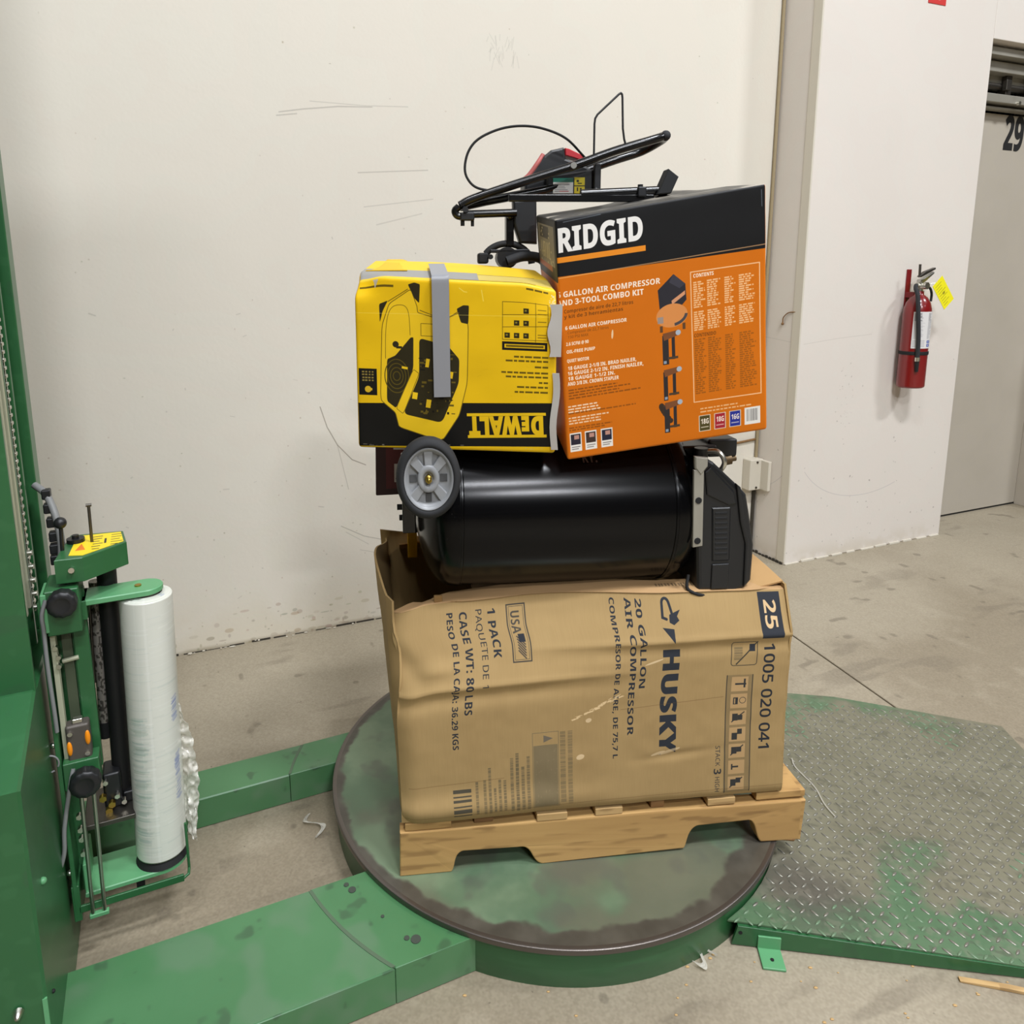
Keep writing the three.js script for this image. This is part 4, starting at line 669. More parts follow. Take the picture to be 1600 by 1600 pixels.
  const wd = new THREE.PlaneGeometry(0.05, 0.026, 8, 4); { const p = wd.attributes.position; for (let i = 0; i < p.count; i++) { const y = 0.99 + p.getY(i), x = 0.47 + p.getX(i); p.setXYZ(i, x, y, -0.215 + Math.sqrt(Math.max(0, (R + 0.001) ** 2 - (y - 0.844) ** 2))); } wd.computeVertexNormals(); }
  part('tank_lettering', wd, std({ map: canvasTex(256, 128, (x) => { x.clearRect(0, 0, 256, 128); x.fillStyle = '#6f625e'; x.font = 'bold 130px sans-serif'; x.fillText('KY.', 0, 112); }), transparent: true, alphaTest: 0.4, roughness: 0.5 }), c, 'gray lettering');
}
{
  const c = thing('red_carton', 'dark red carton corner behind the gray wheel under the yellow carton', 'carton', STACK, [0.1, 0.82, -0.55]);
  const map = canvasTex(256, 256, (x) => { x.fillStyle = '#4a0f12'; x.fillRect(0, 0, 256, 256); x.fillStyle = '#2a0a0b'; x.fillRect(0, 0, 30, 256); x.fillRect(0, 226, 256, 30); x.fillStyle = '#a9a29c'; x.fillRect(52, 4, 46, 40); x.fillRect(54, 110, 52, 86); x.fillStyle = '#6d3a36'; x.fillRect(64, 124, 30, 40); x.fillStyle = '#555'; x.fillRect(58, 16, 34, 6); x.fillRect(58, 28, 34, 6); x.fillRect(58, 176, 40, 6); });
  const g = carton([[-0.036, 0.975, -0.42], [0.20, 0.965, -0.42], [0.20, 0.822, -0.42], [-0.040, 0.818, -0.42], [-0.036, 0.985, -0.66], [0.20, 0.975, -0.66], [0.20, 0.822, -0.66], [-0.04, 0.818, -0.66]], 0.24, 0.16, 0.24, 0.004, null, 10);
  const side = std({ color: 0x3a0e10, roughness: 0.6 }); part('carton_body', g, [side, side, side, side, std({ map, roughness: 0.55 }), side], c);
  const post = thing('yellow_post', 'yellow and black upright bar rising from the carton behind the tank end', 'bar', STACK, [0.054, 0.64, -0.43]);
  part('yellow_bar', box(0.043, 0.070, 0.634, 0.715, -0.445, -0.42, 0.003), std({ color: 0xe6ae12, roughness: 0.45 }), post);
  part('black_socket', [box(0.038, 0.074, 0.708, 0.8195, -0.45, -0.415, 0.004), cyl([0.04, 0.75, -0.43], [0.022, 0.75, -0.43], 0.008)], M.blackPlastic, post);
}
{
  const c = thing('yellow_carton', 'yellow and black power tool carton standing upside down on the tank with gray tape', 'carton', STACK, [0.15, 1.03, -0.18]);
  const W = 1024, H = 880, X = (u) => u / 1000 * W, Y = (t) => t / 1000 * H;
  const map = canvasTex(W, H, (x) => {
    x.fillStyle = '#ecbe10'; x.fillRect(0, 0, W, H);
    for (let i = 0; i < 160; i++) { x.strokeStyle = rnd() > 0.5 ? `rgba(250,214,60,${0.1 + 0.15 * rnd()})` : `rgba(150,110,10,${0.05 + 0.09 * rnd()})`; x.lineWidth = 1 + 2 * rnd(); const a = rnd() * W, b = rnd() * H; x.beginPath(); x.moveTo(a, b); x.lineTo(a + 60 * (rnd() - 0.5), b + 20 * (rnd() - 0.5)); x.stroke(); }
    x.fillStyle = '#12110f'; x.beginPath(); x.moveTo(0, Y(728)); x.lineTo(W, Y(686)); x.lineTo(W, Y(955)); x.lineTo(0, Y(988)); x.fill();
    x.fillStyle = '#12110f'; x.fillRect(X(12), Y(522), X(92), Y(156));
    const poly = (pts, fill, stroke, lw = 3) => { x.beginPath(); const n = pts.length, mid = (i) => { const p = pts[i % n], q = pts[(i + 1) % n]; return [X((p[0] + q[0]) / 2), Y((p[1] + q[1]) / 2)]; }; x.moveTo(...mid(n - 1)); for (let i = 0; i < n; i++) { const p = pts[i], m0 = mid(i + n - 1), m1 = mid(i), k = 0.72, c = [X(p[0]), Y(p[1])]; x.lineTo(lerp(m0[0], c[0], k), lerp(m0[1], c[1], k)); x.quadraticCurveTo(...c, lerp(m1[0], c[0], k), lerp(m1[1], c[1], k)); } x.closePath(); if (fill) { x.fillStyle = fill; x.fill(); } if (stroke) { x.strokeStyle = stroke; x.lineWidth = lw; x.stroke(); } };
    const dark = '#2e2814', mid = '#5a4c16';
    // drawing of a caged machine, printed upside down
    poly([[120, 704], [135, 272], [173, 146], [282, 59], [312, 154], [315, 189], [387, 210], [465, 213], [537, 156], [565, 250], [559, 585], [518, 781], [440, 925], [415, 938], [212, 864], [195, 777]], '#f0c520', '#7a6212', 4);
    poly([[157, 464], [200, 440], [278, 332], [292, 331], [289, 516], [199, 751], [153, 710]], dark); poly([[321, 333], [464, 372], [520, 447], [516, 588], [430, 831], [235, 783], [318, 558]], dark);
    poly([[268, 34], [300, 22], [328, 30], [323, 136], [300, 110]], dark); poly([[508, 158], [540, 136], [569, 136], [565, 242], [529, 235]], dark); poly([[123, 150], [167, 129], [140, 190], [125, 255]], dark);
    x.strokeStyle = '#7a6212'; x.lineWidth = 4; x.beginPath(); x.moveTo(X(268), Y(60)); x.lineTo(X(167), Y(135)); x.moveTo(X(325), Y(175)); x.lineTo(X(400), Y(205)); x.moveTo(X(470), Y(208)); x.lineTo(X(520), Y(180)); x.stroke();
    x.lineWidth = 3; x.beginPath(); x.moveTo(X(150), Y(460)); x.bezierCurveTo(X(150), Y(200), X(170), Y(150), X(230), Y(150)); x.bezierCurveTo(X(275), Y(150), X(272), Y(200), X(276), Y(320)); x.stroke(); x.strokeRect(X(330), Y(250), X(120), Y(70));
    x.strokeStyle = mid; for (let i = 0; i < 4; i++) { x.lineWidth = 5; x.beginPath(); x.ellipse(X(205), Y(560), X(18 + 14 * i), Y(26 + 24 * i), 0, 0, 7); x.stroke(); }
    for (let i = 0; i < 70; i++) { const a = 300 + 190 * rnd(), b = 420 + 360 * rnd(); x.fillStyle = rnd() > 0.5 ? '#6b5a1c' : '#15120c'; x.fillRect(X(a), Y(b), 4 + 22 * rnd(), 3 + 10 * rnd()); }
    x.fillStyle = '#f0c520'; for (const [a, b, q, r] of [[355, 450, 18, 50], [285, 650, 26, 40], [355, 690, 24, 50], [470, 520, 20, 40], [232, 500, 30, 14]]) { x.save(); x.translate(X(a), Y(b)); x.rotate(0.15); x.fillRect(0, 0, X(q), Y(r)); x.restore(); }
    poly([[289, 516], [318, 540], [235, 783], [199, 751]], '#f0c520', '#7a6212', 3); x.fillStyle = dark; x.beginPath(); x.arc(X(202), Y(375), 16, 0, 7); x.fill(); x.fillRect(X(205), Y(385), 30, 12);
    // name plate, turned upside down
    x.save(); x.translate(X(755), Y(832)); x.rotate(Math.PI - 0.045); x.fillStyle = '#e8bd14'; x.fillRect(-X(197), -Y(76), X(394), Y(18)); x.fillRect(-X(197), Y(58), X(394), Y(18));
    x.textAlign = 'center'; x.strokeStyle = '#e8bd14'; x.lineWidth = 9; x.font = 'bold 120px sans-serif'; const tw = x.measureText('DEWALT').width || 1; x.scale(X(378) / tw, 1.12);
    const put = (t, u, f) => { x.font = f; x.fillText(t, u, 41); x.strokeText(t, u, 41); }; put('D', -tw / 2 + 44, 'bold 120px sans-serif'); put('E', -tw / 2 + 118, 'bold 92px sans-serif'); put('WALT', tw / 2 - x.measureText('WALT').width * 0.66, 'bold 120px sans-serif'); x.restore();
    x.save(); x.translate(X(58), Y(600)); x.rotate(Math.PI); x.fillStyle = '#d9b025'; x.beginPath(); x.arc(0, -38, 17, 0, 7); x.fill(); x.fillRect(-22, -44, 12, 12); x.fillStyle = '#8d7a3a'; for (const q of [4, 18, 34, 48]) for (let i = 0; i < 4; i++) x.fillRect(-30 + i * 16, q, 8 + 5 * rnd(), 8); x.restore();
    x.strokeStyle = '#6b560e'; x.lineWidth = 3; x.strokeRect(X(733), Y(105), X(222), Y(215)); for (const q of [175, 245]) { x.beginPath(); x.moveTo(X(733), Y(q + 4)); x.lineTo(X(955), Y(q - 8)); x.stroke(); } x.beginPath(); x.moveTo(X(895), Y(100)); x.lineTo(X(895), Y(330)); x.stroke();
    x.fillStyle = '#2b240e'; for (const [n, q] of [[1, 138], [2, 208], [3, 280]]) for (let i = 0; i < n; i++) { x.fillRect(X(835 - i * 46), Y(q), X(26), Y(30)); x.fillStyle = '#8a7a2a'; x.fillRect(X(841 - i * 46), Y(q + 8), X(10), Y(10)); x.fillStyle = '#2b240e'; } x.fillStyle = 'rgba(80,64,10,0.6)'; for (const q of [140, 165, 210, 285, 300]) x.fillRect(X(905), Y(q), X(42), 5);
    x.strokeStyle = '#12110f'; x.lineWidth = 12; x.strokeRect(X(737), Y(338), X(210), Y(36)); x.fillStyle = '#6b560e'; x.fillRect(X(750), Y(350), X(184), Y(12));
    x.fillStyle = 'rgba(60,48,8,0.75)'; const row = (q, n) => { let u = 958; for (let i = 0; i < n; i++) { const l = 16 + 22 * rnd(); x.fillRect(X(u - l), Y(q), X(l), Y(11)); u -= l + 6; } };
    row(412, 5); row(436, 7); row(470, 2); row(505, 7); row(530, 7); row(562, 2); row(590, 5); row(620, 5); row(20, 3); x.fillStyle = '#6b560e'; x.fillRect(X(12), Y(40), X(184), Y(13));
    for (let i = 0; i < 30; i++) { x.fillStyle = `rgba(200,190,170,${0.2 + 0.4 * rnd()})`; x.fillRect(X(990 * rnd()), Y(960 + 28 * rnd()), 2 + 20 * rnd(), 2 + 5 * rnd()); }
    x.fillStyle = '#b9ae98'; x.beginPath(); x.moveTo(X(80), 0); x.lineTo(X(120), 0); x.lineTo(X(100), Y(60)); x.lineTo(X(92), Y(20)); x.fill(); x.fillStyle = 'rgba(235,225,190,0.8)'; for (let i = 0; i < 30; i++) x.fillRect(X(960 + 40 * rnd()), Y(30 + 80 * rnd()), 4 + 10 * rnd(), 3 + 8 * rnd());
    x.strokeStyle = 'rgba(255,232,120,0.6)'; x.lineWidth = 5; x.beginPath(); x.moveTo(X(520), Y(40)); x.lineTo(X(545), Y(60)); x.lineTo(X(560), Y(62)); x.moveTo(X(630), Y(45)); x.lineTo(X(640), Y(110)); x.stroke(); x.lineWidth = 2; x.beginPath(); x.moveTo(0, Y(205)); x.lineTo(W, Y(180)); x.stroke();
  });
  const topMap = canvasTex(512, 256, (x, w, h) => { x.fillStyle = '#e3bb1c'; x.fillRect(0, 0, w, h); x.fillStyle = '#8f8d88'; x.fillRect(0, 16, w * 0.62, 96); x.fillStyle = '#c8b25a'; x.fillRect(w * 0.62, 20, w * 0.38, 70); x.fillStyle = '#6f5a12'; x.fillRect(w * 0.4, 10, w * 0.5, 8); x.fillRect(w * 0.62, 90, w * 0.3, 5); });
  const yel = std({ color: 0xd9ad14, roughness: 0.6 }), dent = (u, t, s, p) => {
    p.z += 0.004 * (fbm(u * 5, t * 5, 64, 3, 601) - 0.5) * (s < 0.1 ? 1 : 0);
    const a = ss(0.16, 0, u) * ss(0.14, 0, t) * ss(0.3, 0, s); p.y -= 0.012 * a; p.z -= 0.02 * a; p.x += 0.008 * a;
    const b = ss(0.82, 1, u) * ss(0.2, 0, t) * ss(0.5, 0, s); p.y -= 0.010 * b; p.z -= 0.012 * b;
    p.y += 0.006 * Math.sin(Math.PI * u) * ss(0.2, 0, t) * s;
  };
  part('carton_body', carton([[-0.058, 1.408, -0.06], [0.362, 1.384, 0.02], [0.368, 1.019, -0.01], [-0.064, 1.03, -0.09], [-0.02, 1.445, -0.28], [0.36, 1.418, -0.20], [0.365, 1.05, -0.23], [-0.03, 1.055, -0.31]], 0.42, 0.36, 0.3, 0.008, dent, 40), [yel, yel, std({ map: topMap, roughness: 0.55 }), std({ color: 0x6d5a1c, roughness: 0.7 }), phys({ map, roughness: 0.5, specularIntensity: 0.5 }), yel], c);
  // gray tape over the top and down the front
  const tape = std({ color: 0x8b8c90, roughness: 0.42 });
  part('gray_tape', sheet((u, t) => { const x = lerp(0.103, 0.139, u) + 0.002 * t; return t < 0.2 ? [x + 0.006 * (0.2 - t), lerp(1.434, 1.407, t / 0.2), lerp(-0.16, -0.018, t / 0.2)] : [x, lerp(1.405, 1.148, (t - 0.2) / 0.8), lerp(-0.016, -0.036, (t - 0.2) / 0.8)] }, 4, 40, 0.0012), tape, c, 'strip of gray tape');
  part('torn_tape', sheet((u, t) => [0.346 + 0.026 * u + 0.004 * Math.sin(t * 9) * (1 - u), lerp(1.345, 1.235, t), 0.018 - 0.008 * t + 0.004 * u], 3, 10, 0.0012), M.paper, c, 'torn pale tape at the corner');
  part('torn_tape', sheet((u, t) => [0.355 + 0.014 * u + 0.003 * Math.sin(t * 7), lerp(1.20, 1.03, t), 0.008 - 0.014 * t + 0.004 * u], 3, 10, 0.0012), M.paper, c, 'torn pale tape at the corner');
  part('raised_flap', sheet((u, t) => [lerp(-0.035, 0.055, u) + 0.02 * t, 1.418 + 0.028 * t * ss(0, 0.3, u) * ss(1.02, 0.75, u), lerp(-0.12, -0.30, t)], 10, 6, 0.002), yel, c);
}
{
  const c = thing('orange_carton', 'orange and black compressor kit carton leaning on the tank right of the yellow carton', 'carton', STACK, [0.6, 1.03, -0.12]);
  const W = 1024, H = 1170, X = (u) => u / 1000 * W, Y = (t) => t / 1000 * H;
  const map = canvasTex(W, H, (x) => {
    x.fillStyle = '#ce6c08'; x.fillRect(0, 0, W, H);
    x.fillStyle = '#121213'; x.beginPath(); x.moveTo(0, 0); x.lineTo(W, 0); x.lineTo(W, Y(248)); x.lineTo(0, Y(226)); x.fill();
    x.save(); x.translate(X(4), Y(130)); x.rotate(0.01); x.fillStyle = '#e9e6e0'; x.font = 'bold 138px sans-serif'; const tw = x.measureText('RIDGID').width || 1; x.scale(X(414) / tw, 1.08); x.fillText('RIDGID', 0, 0); x.strokeStyle = '#e9e6e0'; x.lineWidth = 5; x.strokeText('RIDGID', 0, 0); x.restore();
    x.fillStyle = '#e58a22'; x.beginPath(); x.moveTo(X(4), Y(150)); x.lineTo(X(424), Y(158)); x.lineTo(X(424), Y(180)); x.lineTo(X(4), Y(172)); x.fill();
    const T = (t, u, q, size, len, c = '#f6e6d4', w = 'bold') => { x.save(); x.translate(X(u), Y(q)); x.rotate(0.02); x.fillStyle = c; x.font = `${w} ${size}px sans-serif`; const m = x.measureText(t).width || 1; x.scale(X(len) / m, 1); x.fillText(t, 0, 0); x.restore(); };
    const dk = 'rgba(70,40,10,0.75)';
    T('6 GALLON AIR COMPRESSOR', -8, 310, 37, 496); T('AND 3-TOOL COMBO KIT', -8, 344, 37, 416); T('Compresor de aire de 22,7 litros', 22, 376, 24, 335, dk); T('y kit de 3 herramientas', 22, 398, 24, 285, dk);
    T('6 GALLON AIR COMPRESSOR', 24, 444, 24, 298); T('Compresor de 22,7 litros', 34, 462, 18, 200, dk, 'normal'); T('150 PSI MAX', 34, 480, 18, 100, dk, 'normal');
    T('2.6 SCFM @ 90', 24, 510, 22, 110); T('OIL-FREE PUMP', 24, 542, 22, 140); T('QUIET MOTOR', 24, 580, 22, 108);
    T('18 GAUGE 2-1/8 IN. BRAD NAILER,', 26, 612, 25, 336); T('16 GAUGE 2-1/2 IN. FINISH NAILER,', 24, 634, 25, 372); T('18 GAUGE 1-1/2 IN.', 24, 656, 25, 232); T('AND 3/8 IN. CROWN STAPLER', 22, 678, 25, 250);
    const block = (u, q0, q1, l, c, st = 17) => { for (let q = q0; q <= q1; q += st) { let a = u; const end = u + l * (0.55 + 0.45 * rnd()); while (a < end) { const k = 8 + 22 * rnd(); x.fillStyle = c; x.fillRect(X(a), Y(q), X(Math.min(k, end - a)), 7); a += k + 5; } } };
    block(24, 695, 735, 380, 'rgba(90,50,10,0.55)', 12); block(18, 765, 790, 220, 'rgba(246,230,212,0.8)', 12); block(18, 795, 800, 380, 'rgba(90,50,10,0.5)', 12); block(18, 815, 845, 230, 'rgba(246,230,212,0.75)', 12); block(18, 858, 872, 240, 'rgba(90,50,10,0.5)', 10);
    for (const [u, k] of [[18, '#2a2630'], [93, '#40302a'], [172, '#232536']]) { x.fillStyle = '#e8e2d8'; x.fillRect(X(u), Y(884), X(58), Y(82)); x.fillStyle = k; x.fillRect(X(u + 5), Y(890), X(48), Y(46)); x.fillStyle = '#b9897a'; x.fillRect(X(u + 22), Y(895), X(24), Y(18)); x.fillStyle = '#8a8580'; x.fillRect(X(u + 8), Y(944), X(42), 5); x.fillRect(X(u + 8), Y(953), X(34), 5); }
    // drawings of the compressor and three nail guns
    const poly = (pts, f) => { x.fillStyle = f; x.beginPath(); pts.forEach((p, i) => (i ? x.lineTo(X(p[0]), Y(p[1])) : x.moveTo(X(p[0]), Y(p[1])))); x.closePath(); x.fill(); };
    poly([[475, 345], [552, 290], [608, 335], [612, 400], [552, 450], [482, 425]], '#2c2a30'); poly([[540, 395], [606, 362], [606, 378], [542, 412]], '#d0926a'); x.fillStyle = '#d68a4a'; x.beginPath(); x.ellipse(X(540), Y(455), X(76), Y(48), 0, 0, 7); x.fill(); x.strokeStyle = '#4a4648'; x.lineWidth = 14; x.beginPath(); x.ellipse(X(540), Y(450), X(70), Y(44), 0, 0.1, 1.4); x.stroke(); x.fillStyle = '#9a8a80'; x.fillRect(X(470), Y(455), X(28), Y(26)); x.fillStyle = '#5d4028'; for (const a of [480, 590]) x.fillRect(X(a), Y(492), X(14), Y(26)); poly([[552, 290], [608, 335], [580, 350], [530, 320]], '#3d3b44');
    x.fillStyle = '#3a2c22'; for (let i = 0; i < 9; i++) { const a = Math.PI * (0.55 + 0.5 * i / 8); x.beginPath(); x.arc(X(528 + 52 * Math.cos(a)), Y(885 - 60 * Math.sin(a - 1.9)), 13, 0, 7); x.fill(); }
    for (const [q, wd] of [[520, 24], [672, 15], [812, 20]]) { x.fillStyle = '#2f2a2a'; x.fillRect(X(490), Y(q + 12), X(wd + 6), Y(122)); x.fillRect(X(535), Y(q + 20), X(16), Y(95)); poly([[492, q + 4], [560, q - 2], [572, q + 18], [498, q + 34]], '#7a4a2a'); x.fillStyle = '#a9b2bc'; x.beginPath(); x.arc(X(568), Y(q + 8), 13, 0, 7); x.fill(); x.fillStyle = '#4a3a2a'; x.fillRect(X(515), Y(q + 104), X(50), Y(10)); x.fillStyle = '#8a96a4'; x.fillRect(X(494), Y(q + 118), X(14), Y(12)); }
    x.strokeStyle = '#f0bd8c'; x.lineWidth = 5; x.beginPath(); x.moveTo(X(634), Y(294)); x.lineTo(X(967), Y(300)); x.lineTo(X(970), Y(836)); x.lineTo(X(638), Y(832)); x.closePath(); x.stroke(); T('CONTENTS', 646, 318, 24, 100);
    for (const [u, l] of [[646, 58], [712, 66], [796, 54], [866, 84]]) { block(u, 335, 440, l, 'rgba(246,208,170,0.75)', 9); block(u, 455, 530, l, 'rgba(246,208,170,0.75)', 9); block(u, 568, 800, l, 'rgba(110,66,20,0.5)', 9); } T('CONTENIDO', 644, 560, 24, 108, dk);
    block(668, 862, 880, 280, 'rgba(246,208,170,0.7)', 14);
    for (const [u, k, t] of [[660, '#4d4420', '18'], [736, '#a32430', '18'], [811, '#28318c', '16']]) { x.fillStyle = '#d9c7b0'; x.fillRect(X(u), Y(894), X(58), Y(70)); x.fillStyle = k; x.fillRect(X(u + 4), Y(897), X(50), Y(64)); T(t + 'G', u + 10, 932, 36, 40); x.fillStyle = 'rgba(240,225,205,0.7)'; x.fillRect(X(u + 10), Y(944), X(38), 5); }
    x.fillStyle = '#e6e2da'; x.fillRect(X(887), Y(890), X(78), Y(74)); x.fillStyle = '#6d6a68'; for (let u = 897; u < 955; u += 3 + 5 * rnd()) x.fillRect(X(u), Y(898), X(1.6 + 1.6 * rnd()), Y(52));
    x.fillStyle = 'rgba(240,220,190,0.8)'; x.beginPath(); x.ellipse(X(250), Y(492), 5, 22, 0.1, 0, 7); x.fill();
    x.strokeStyle = 'rgba(120,128,136,0.6)'; x.lineWidth = 4; x.beginPath(); x.moveTo(X(978), Y(20)); x.lineTo(X(980), Y(85)); x.moveTo(X(40), Y(16)); x.lineTo(X(220), Y(10)); x.stroke();
    x.strokeStyle = 'rgba(238,180,120,0.6)'; x.lineWidth = 5; x.strokeRect(2, Y(232), W - 4, H - Y(232) - 3);
  });
  const sideMap = canvasTex(256, 512, (x) => { x.fillStyle = '#d9761a'; x.fillRect(0, 0, 256, 512); x.fillStyle = '#2a2a2a'; x.fillRect(0, 0, 256, 128); x.fillStyle = '#8a857a'; x.fillRect(20, 16, 216, 84); x.fillStyle = '#4a4742'; x.fillRect(50, 20, 120, 26); x.fillStyle = '#b5ae98'; for (let i = 0; i < 5; i++) x.fillRect(56 + i * 26, 54, 14 + 4 * (i % 2), 34); x.fillStyle = '#c9bfa0'; for (let i = 0; i < 20; i++) x.fillRect(30 + 190 * rnd(), 20 + 80 * rnd(), 10, 4); x.fillStyle = '#b5673a'; x.fillRect(20, 100, 180, 12); });
  const blk = std({ map: colorTex(256, 128, (u, q) => mix3([58, 56, 52], [168, 160, 146], ss(0.45, 0.75, fbm(u * 5, q * 5, 8, 4, 611)))), roughness: 0.45 }), or = std({ color: 0xd4751a, roughness: 0.55 });
  const dent = (u, t, s, p) => { p.z += 0.003 * (fbm(u * 4, t * 5, 64, 3, 621) - 0.5); const a = ss(0.3, 0.6, u) * ss(0.9, 0.65, u) * ss(0.5, 1, s) * ss(0.1, 0, t); p.y += 0.012 * a; p.x -= 0.005 * ss(0.3, 0, u) * ss(0.35, 0.1, t) * s; };
  part('carton_body', carton([[0.357, 1.517, 0.0], [0.794, 1.587, 0.03], [0.842, 1.063, 0.01], [0.397, 1.001, -0.02], [0.372, 1.548, -0.25], [0.826, 1.612, -0.22], [0.862, 1.10, -0.24], [0.41, 1.048, -0.27]], 0.45, 0.52, 0.25, 0.006, dent, 36), [or, std({ map: sideMap, roughness: 0.5 }), blk, or, phys({ map, roughness: 0.5, specularIntensity: 0.5 }), or], c);
}
{
  // folded machine with tubular handle, lying across the yellow carton's back and the orange carton's top
  const c = thing('garden_machine', 'folded black engine machine with tube handle and cable lying on top of the stack', 'garden machine', STACK, [0.4, 1.43, -0.28]);
  const b = M.blackPaint, z = -0.28;
  part('handle_tube', tube([[0.188, 1.572, z], [0.22, 1.588, z], [0.314, 1.619, z], [0.392, 1.643, z], [0.47, 1.667, z], [0.565, 1.70, z], [0.66, 1.727, z], [0.692, 1.738, z - 0.012]], 0.0105, 80, 12), b, c, 'black tubular handle');
  part('handle_tube', tube([[0.694, 1.738, z - 0.008], [0.70, 1.735, z - 0.05], [0.665, 1.716, -0.38], [0.595, 1.694, -0.38], [0.504, 1.664, -0.38], [0.40, 1.63, -0.38]], 0.0105, 80, 12), b, c, 'black tubular handle');
  part('handle_grip', [ball([0.694, 1.738, -0.288], 0.0125, 14)], M.rubber, c);
  part('lower_frame', [pipe([[0.19, 1.571, z - 0.02], [0.256, 1.586, z - 0.03], [0.40, 1.612, z - 0.03], [0.46, 1.632, z - 0.04]], 0.011), tube([[0.186, 1.57, z], [0.176, 1.56, z], [0.184, 1.548, z], [0.21, 1.55, z]], 0.009, 24, 10)], b, c);
  part('lower_tube', pipe([[0.205, 1.552, z], [0.325, 1.556, z]], 0.0095), b, c);
  part('hinge', [box(0.188, 0.222, 1.537, 0.0 + 1.556, z - 0.012, z + 0.012, 0.003), cyl([0.194, 1.54, z], [0.194, 1.525, z], 0.005), cyl([0.218, 1.54, z], [0.218, 1.524, z], 0.004), cyl([0.2, 1.562, z + 0.008], [0.2, 1.562, z + 0.016], 0.007)], M.blackPlastic, c);
  part('cross_bar', [box(0.285, 0.62, 1.568, 1.584, -0.158, -0.142, 0.003), cyl([0.45, 1.585, -0.15], [0.63, 1.593, -0.15], 0.010)], b, c, 'black square bar');
  part('bar_foot', prism([[0.622, 1.583], [0.646, 1.638], [0.670, 1.621], [0.654, 1.585]], -0.165, -0.13, 0.002), M.blackMatte, c);
  part('bar_clamp', [cyl([0.588, 1.575, -0.15], [0.588, 1.606, -0.15], 0.006), box(0.578, 0.598, 1.578, 1.6, -0.166, -0.134, 0.003)], M.blackPlastic, c);
  const e = part('engine_cover', prism([[0.352, 1.60], [0.356, 1.642], [0.385, 1.672], [0.401, 1.695], [0.42, 1.71], [0.452, 1.717], [0.458, 1.69], [0.51, 1.672], [0.536, 1.655], [0.54, 1.60]], -0.40, -0.33, 0.006, 2), M.blackPlastic, c, 'dark engine housing');
  const red = std({ color: 0xb4242c, roughness: 0.4 });
  part('red_trim', prism([[0.456, 1.716], [0.466, 1.714], [0.498, 1.700], [0.512, 1.694], [0.512, 1.682], [0.48, 1.692], [0.457, 1.698]], -0.375, -0.335, 0.002), red, e, 'red cowl');
  part('red_cable', tube([[0.345, 1.635, -0.335], [0.365, 1.65, -0.335], [0.388, 1.68, -0.335], [0.402, 1.70, -0.34]], 0.006, 30, 8), std({ color: 0xb8615c, roughness: 0.5 }), e);
  part('recoil_housing', [prism([[0.405, 1.60], [0.405, 1.645], [0.54, 1.665], [0.54, 1.59]], -0.33, -0.306, 0.004)], M.blackPlastic, e);
  part('white_label', box(0.420, 0.470, 1.604, 1.640, -0.307, -0.3045, 0), std({ map: canvasTex(128, 96, (x) => { x.fillStyle = '#c9ccc8'; x.fillRect(0, 0, 128, 96); x.fillStyle = '#1d6a58'; x.fillRect(0, 0, 128, 26); x.fillStyle = '#777'; for (let i = 0; i < 5; i++) x.fillRect(10, 38 + i * 11, 60 + 40 * rnd(), 4); x.fillStyle = '#b06060'; x.fillRect(40, 80, 60, 6); }), roughness: 0.5 }), e, 'white and green label'); e.children.at(-1).geometry.attributes.uv && fixUV(e.children.at(-1).geometry, 'xy');
  part('yellow_label', box(0.473, 0.499, 1.604, 1.642, -0.307, -0.3045, 0), std({ map: canvasTex(96, 128, (x) => { x.fillStyle = '#d0c018'; x.fillRect(0, 0, 96, 128); x.fillStyle = '#1a1a10'; x.fillRect(20, 20, 22, 18); x.fillRect(30, 44, 40, 8); x.fillRect(0, 64, 96, 8); x.fillRect(24, 80, 12, 30); x.fillRect(52, 84, 16, 14); }), roughness: 0.5 }), e, 'yellow warning label'); fixUV(e.children.at(-1).geometry, 'xy');
  part('stand_post', [box(0.519, 0.536, 1.60, 1.672, -0.305, -0.29, 0.003), ball([0.523, 1.611, -0.287], 0.0055, 8)], M.blackPlastic, c);
  part('tube_bolt', cyl([0.461, 1.664, -0.272], [0.461, 1.664, -0.264], 0.0075), M.zinc, c);
  part('control_cable', tube([[0.30, 1.612, z], [0.268, 1.607, z], [0.229, 1.614, z], [0.208, 1.633, z], [0.201, 1.659, z], [0.210, 1.696, z], [0.235, 1.725, z], [0.284, 1.747, z], [0.337, 1.755, z], [0.391, 1.749, z], [0.446, 1.727, z], [0.50, 1.689, z - 0.03]], 0.003, 140, 8), M.blackMatte, c, 'thin black looping cable');
  part('wire_bail', pipe([[0.514, 1.684, z], [0.514, 1.762, z], [0.5155, 1.774, z], [0.521, 1.783, z], [0.572, 1.829, z], [0.577, 1.832, z], [0.580, 1.829, z], [0.581, 1.822, z], [0.584, 1.752, z], [0.588, 1.727, z], [0.594, 1.71, z]], 0.0026), M.blackPlastic, c, 'bent wire bail');
  // gear box, guard and wheel at the back of the yellow carton
  part('chute_plate', prism([[0.318, 1.585], [0.376, 1.588], [0.378, 1.482], [0.335, 1.485], [0.32, 1.53]], -0.315, -0.285, 0.005, 2), M.blackPlastic, c);
  part('chute_bracket', [box(0.302, 0.321, 1.477, 1.565, -0.32, -0.29, 0.003), ball([0.312, 1.548, -0.288], 0.009, 10)], M.blackPaint, c);
  const wheelArc = []; for (let i = 0; i <= 16; i++) { const a = Math.PI * (0.02 + 0.8 * i / 16); wheelArc.push([0.305 + 0.062 * Math.cos(a), 1.432 + 0.052 * Math.sin(a), -0.30]); }
  part('guard_arc', tube(wheelArc, 0.0085, 50, 10), M.blackMatte, c); part('guard_end', box(0.232, 0.258, 1.436, 1.462, -0.315, -0.285, 0.005), M.blackMatte, c);
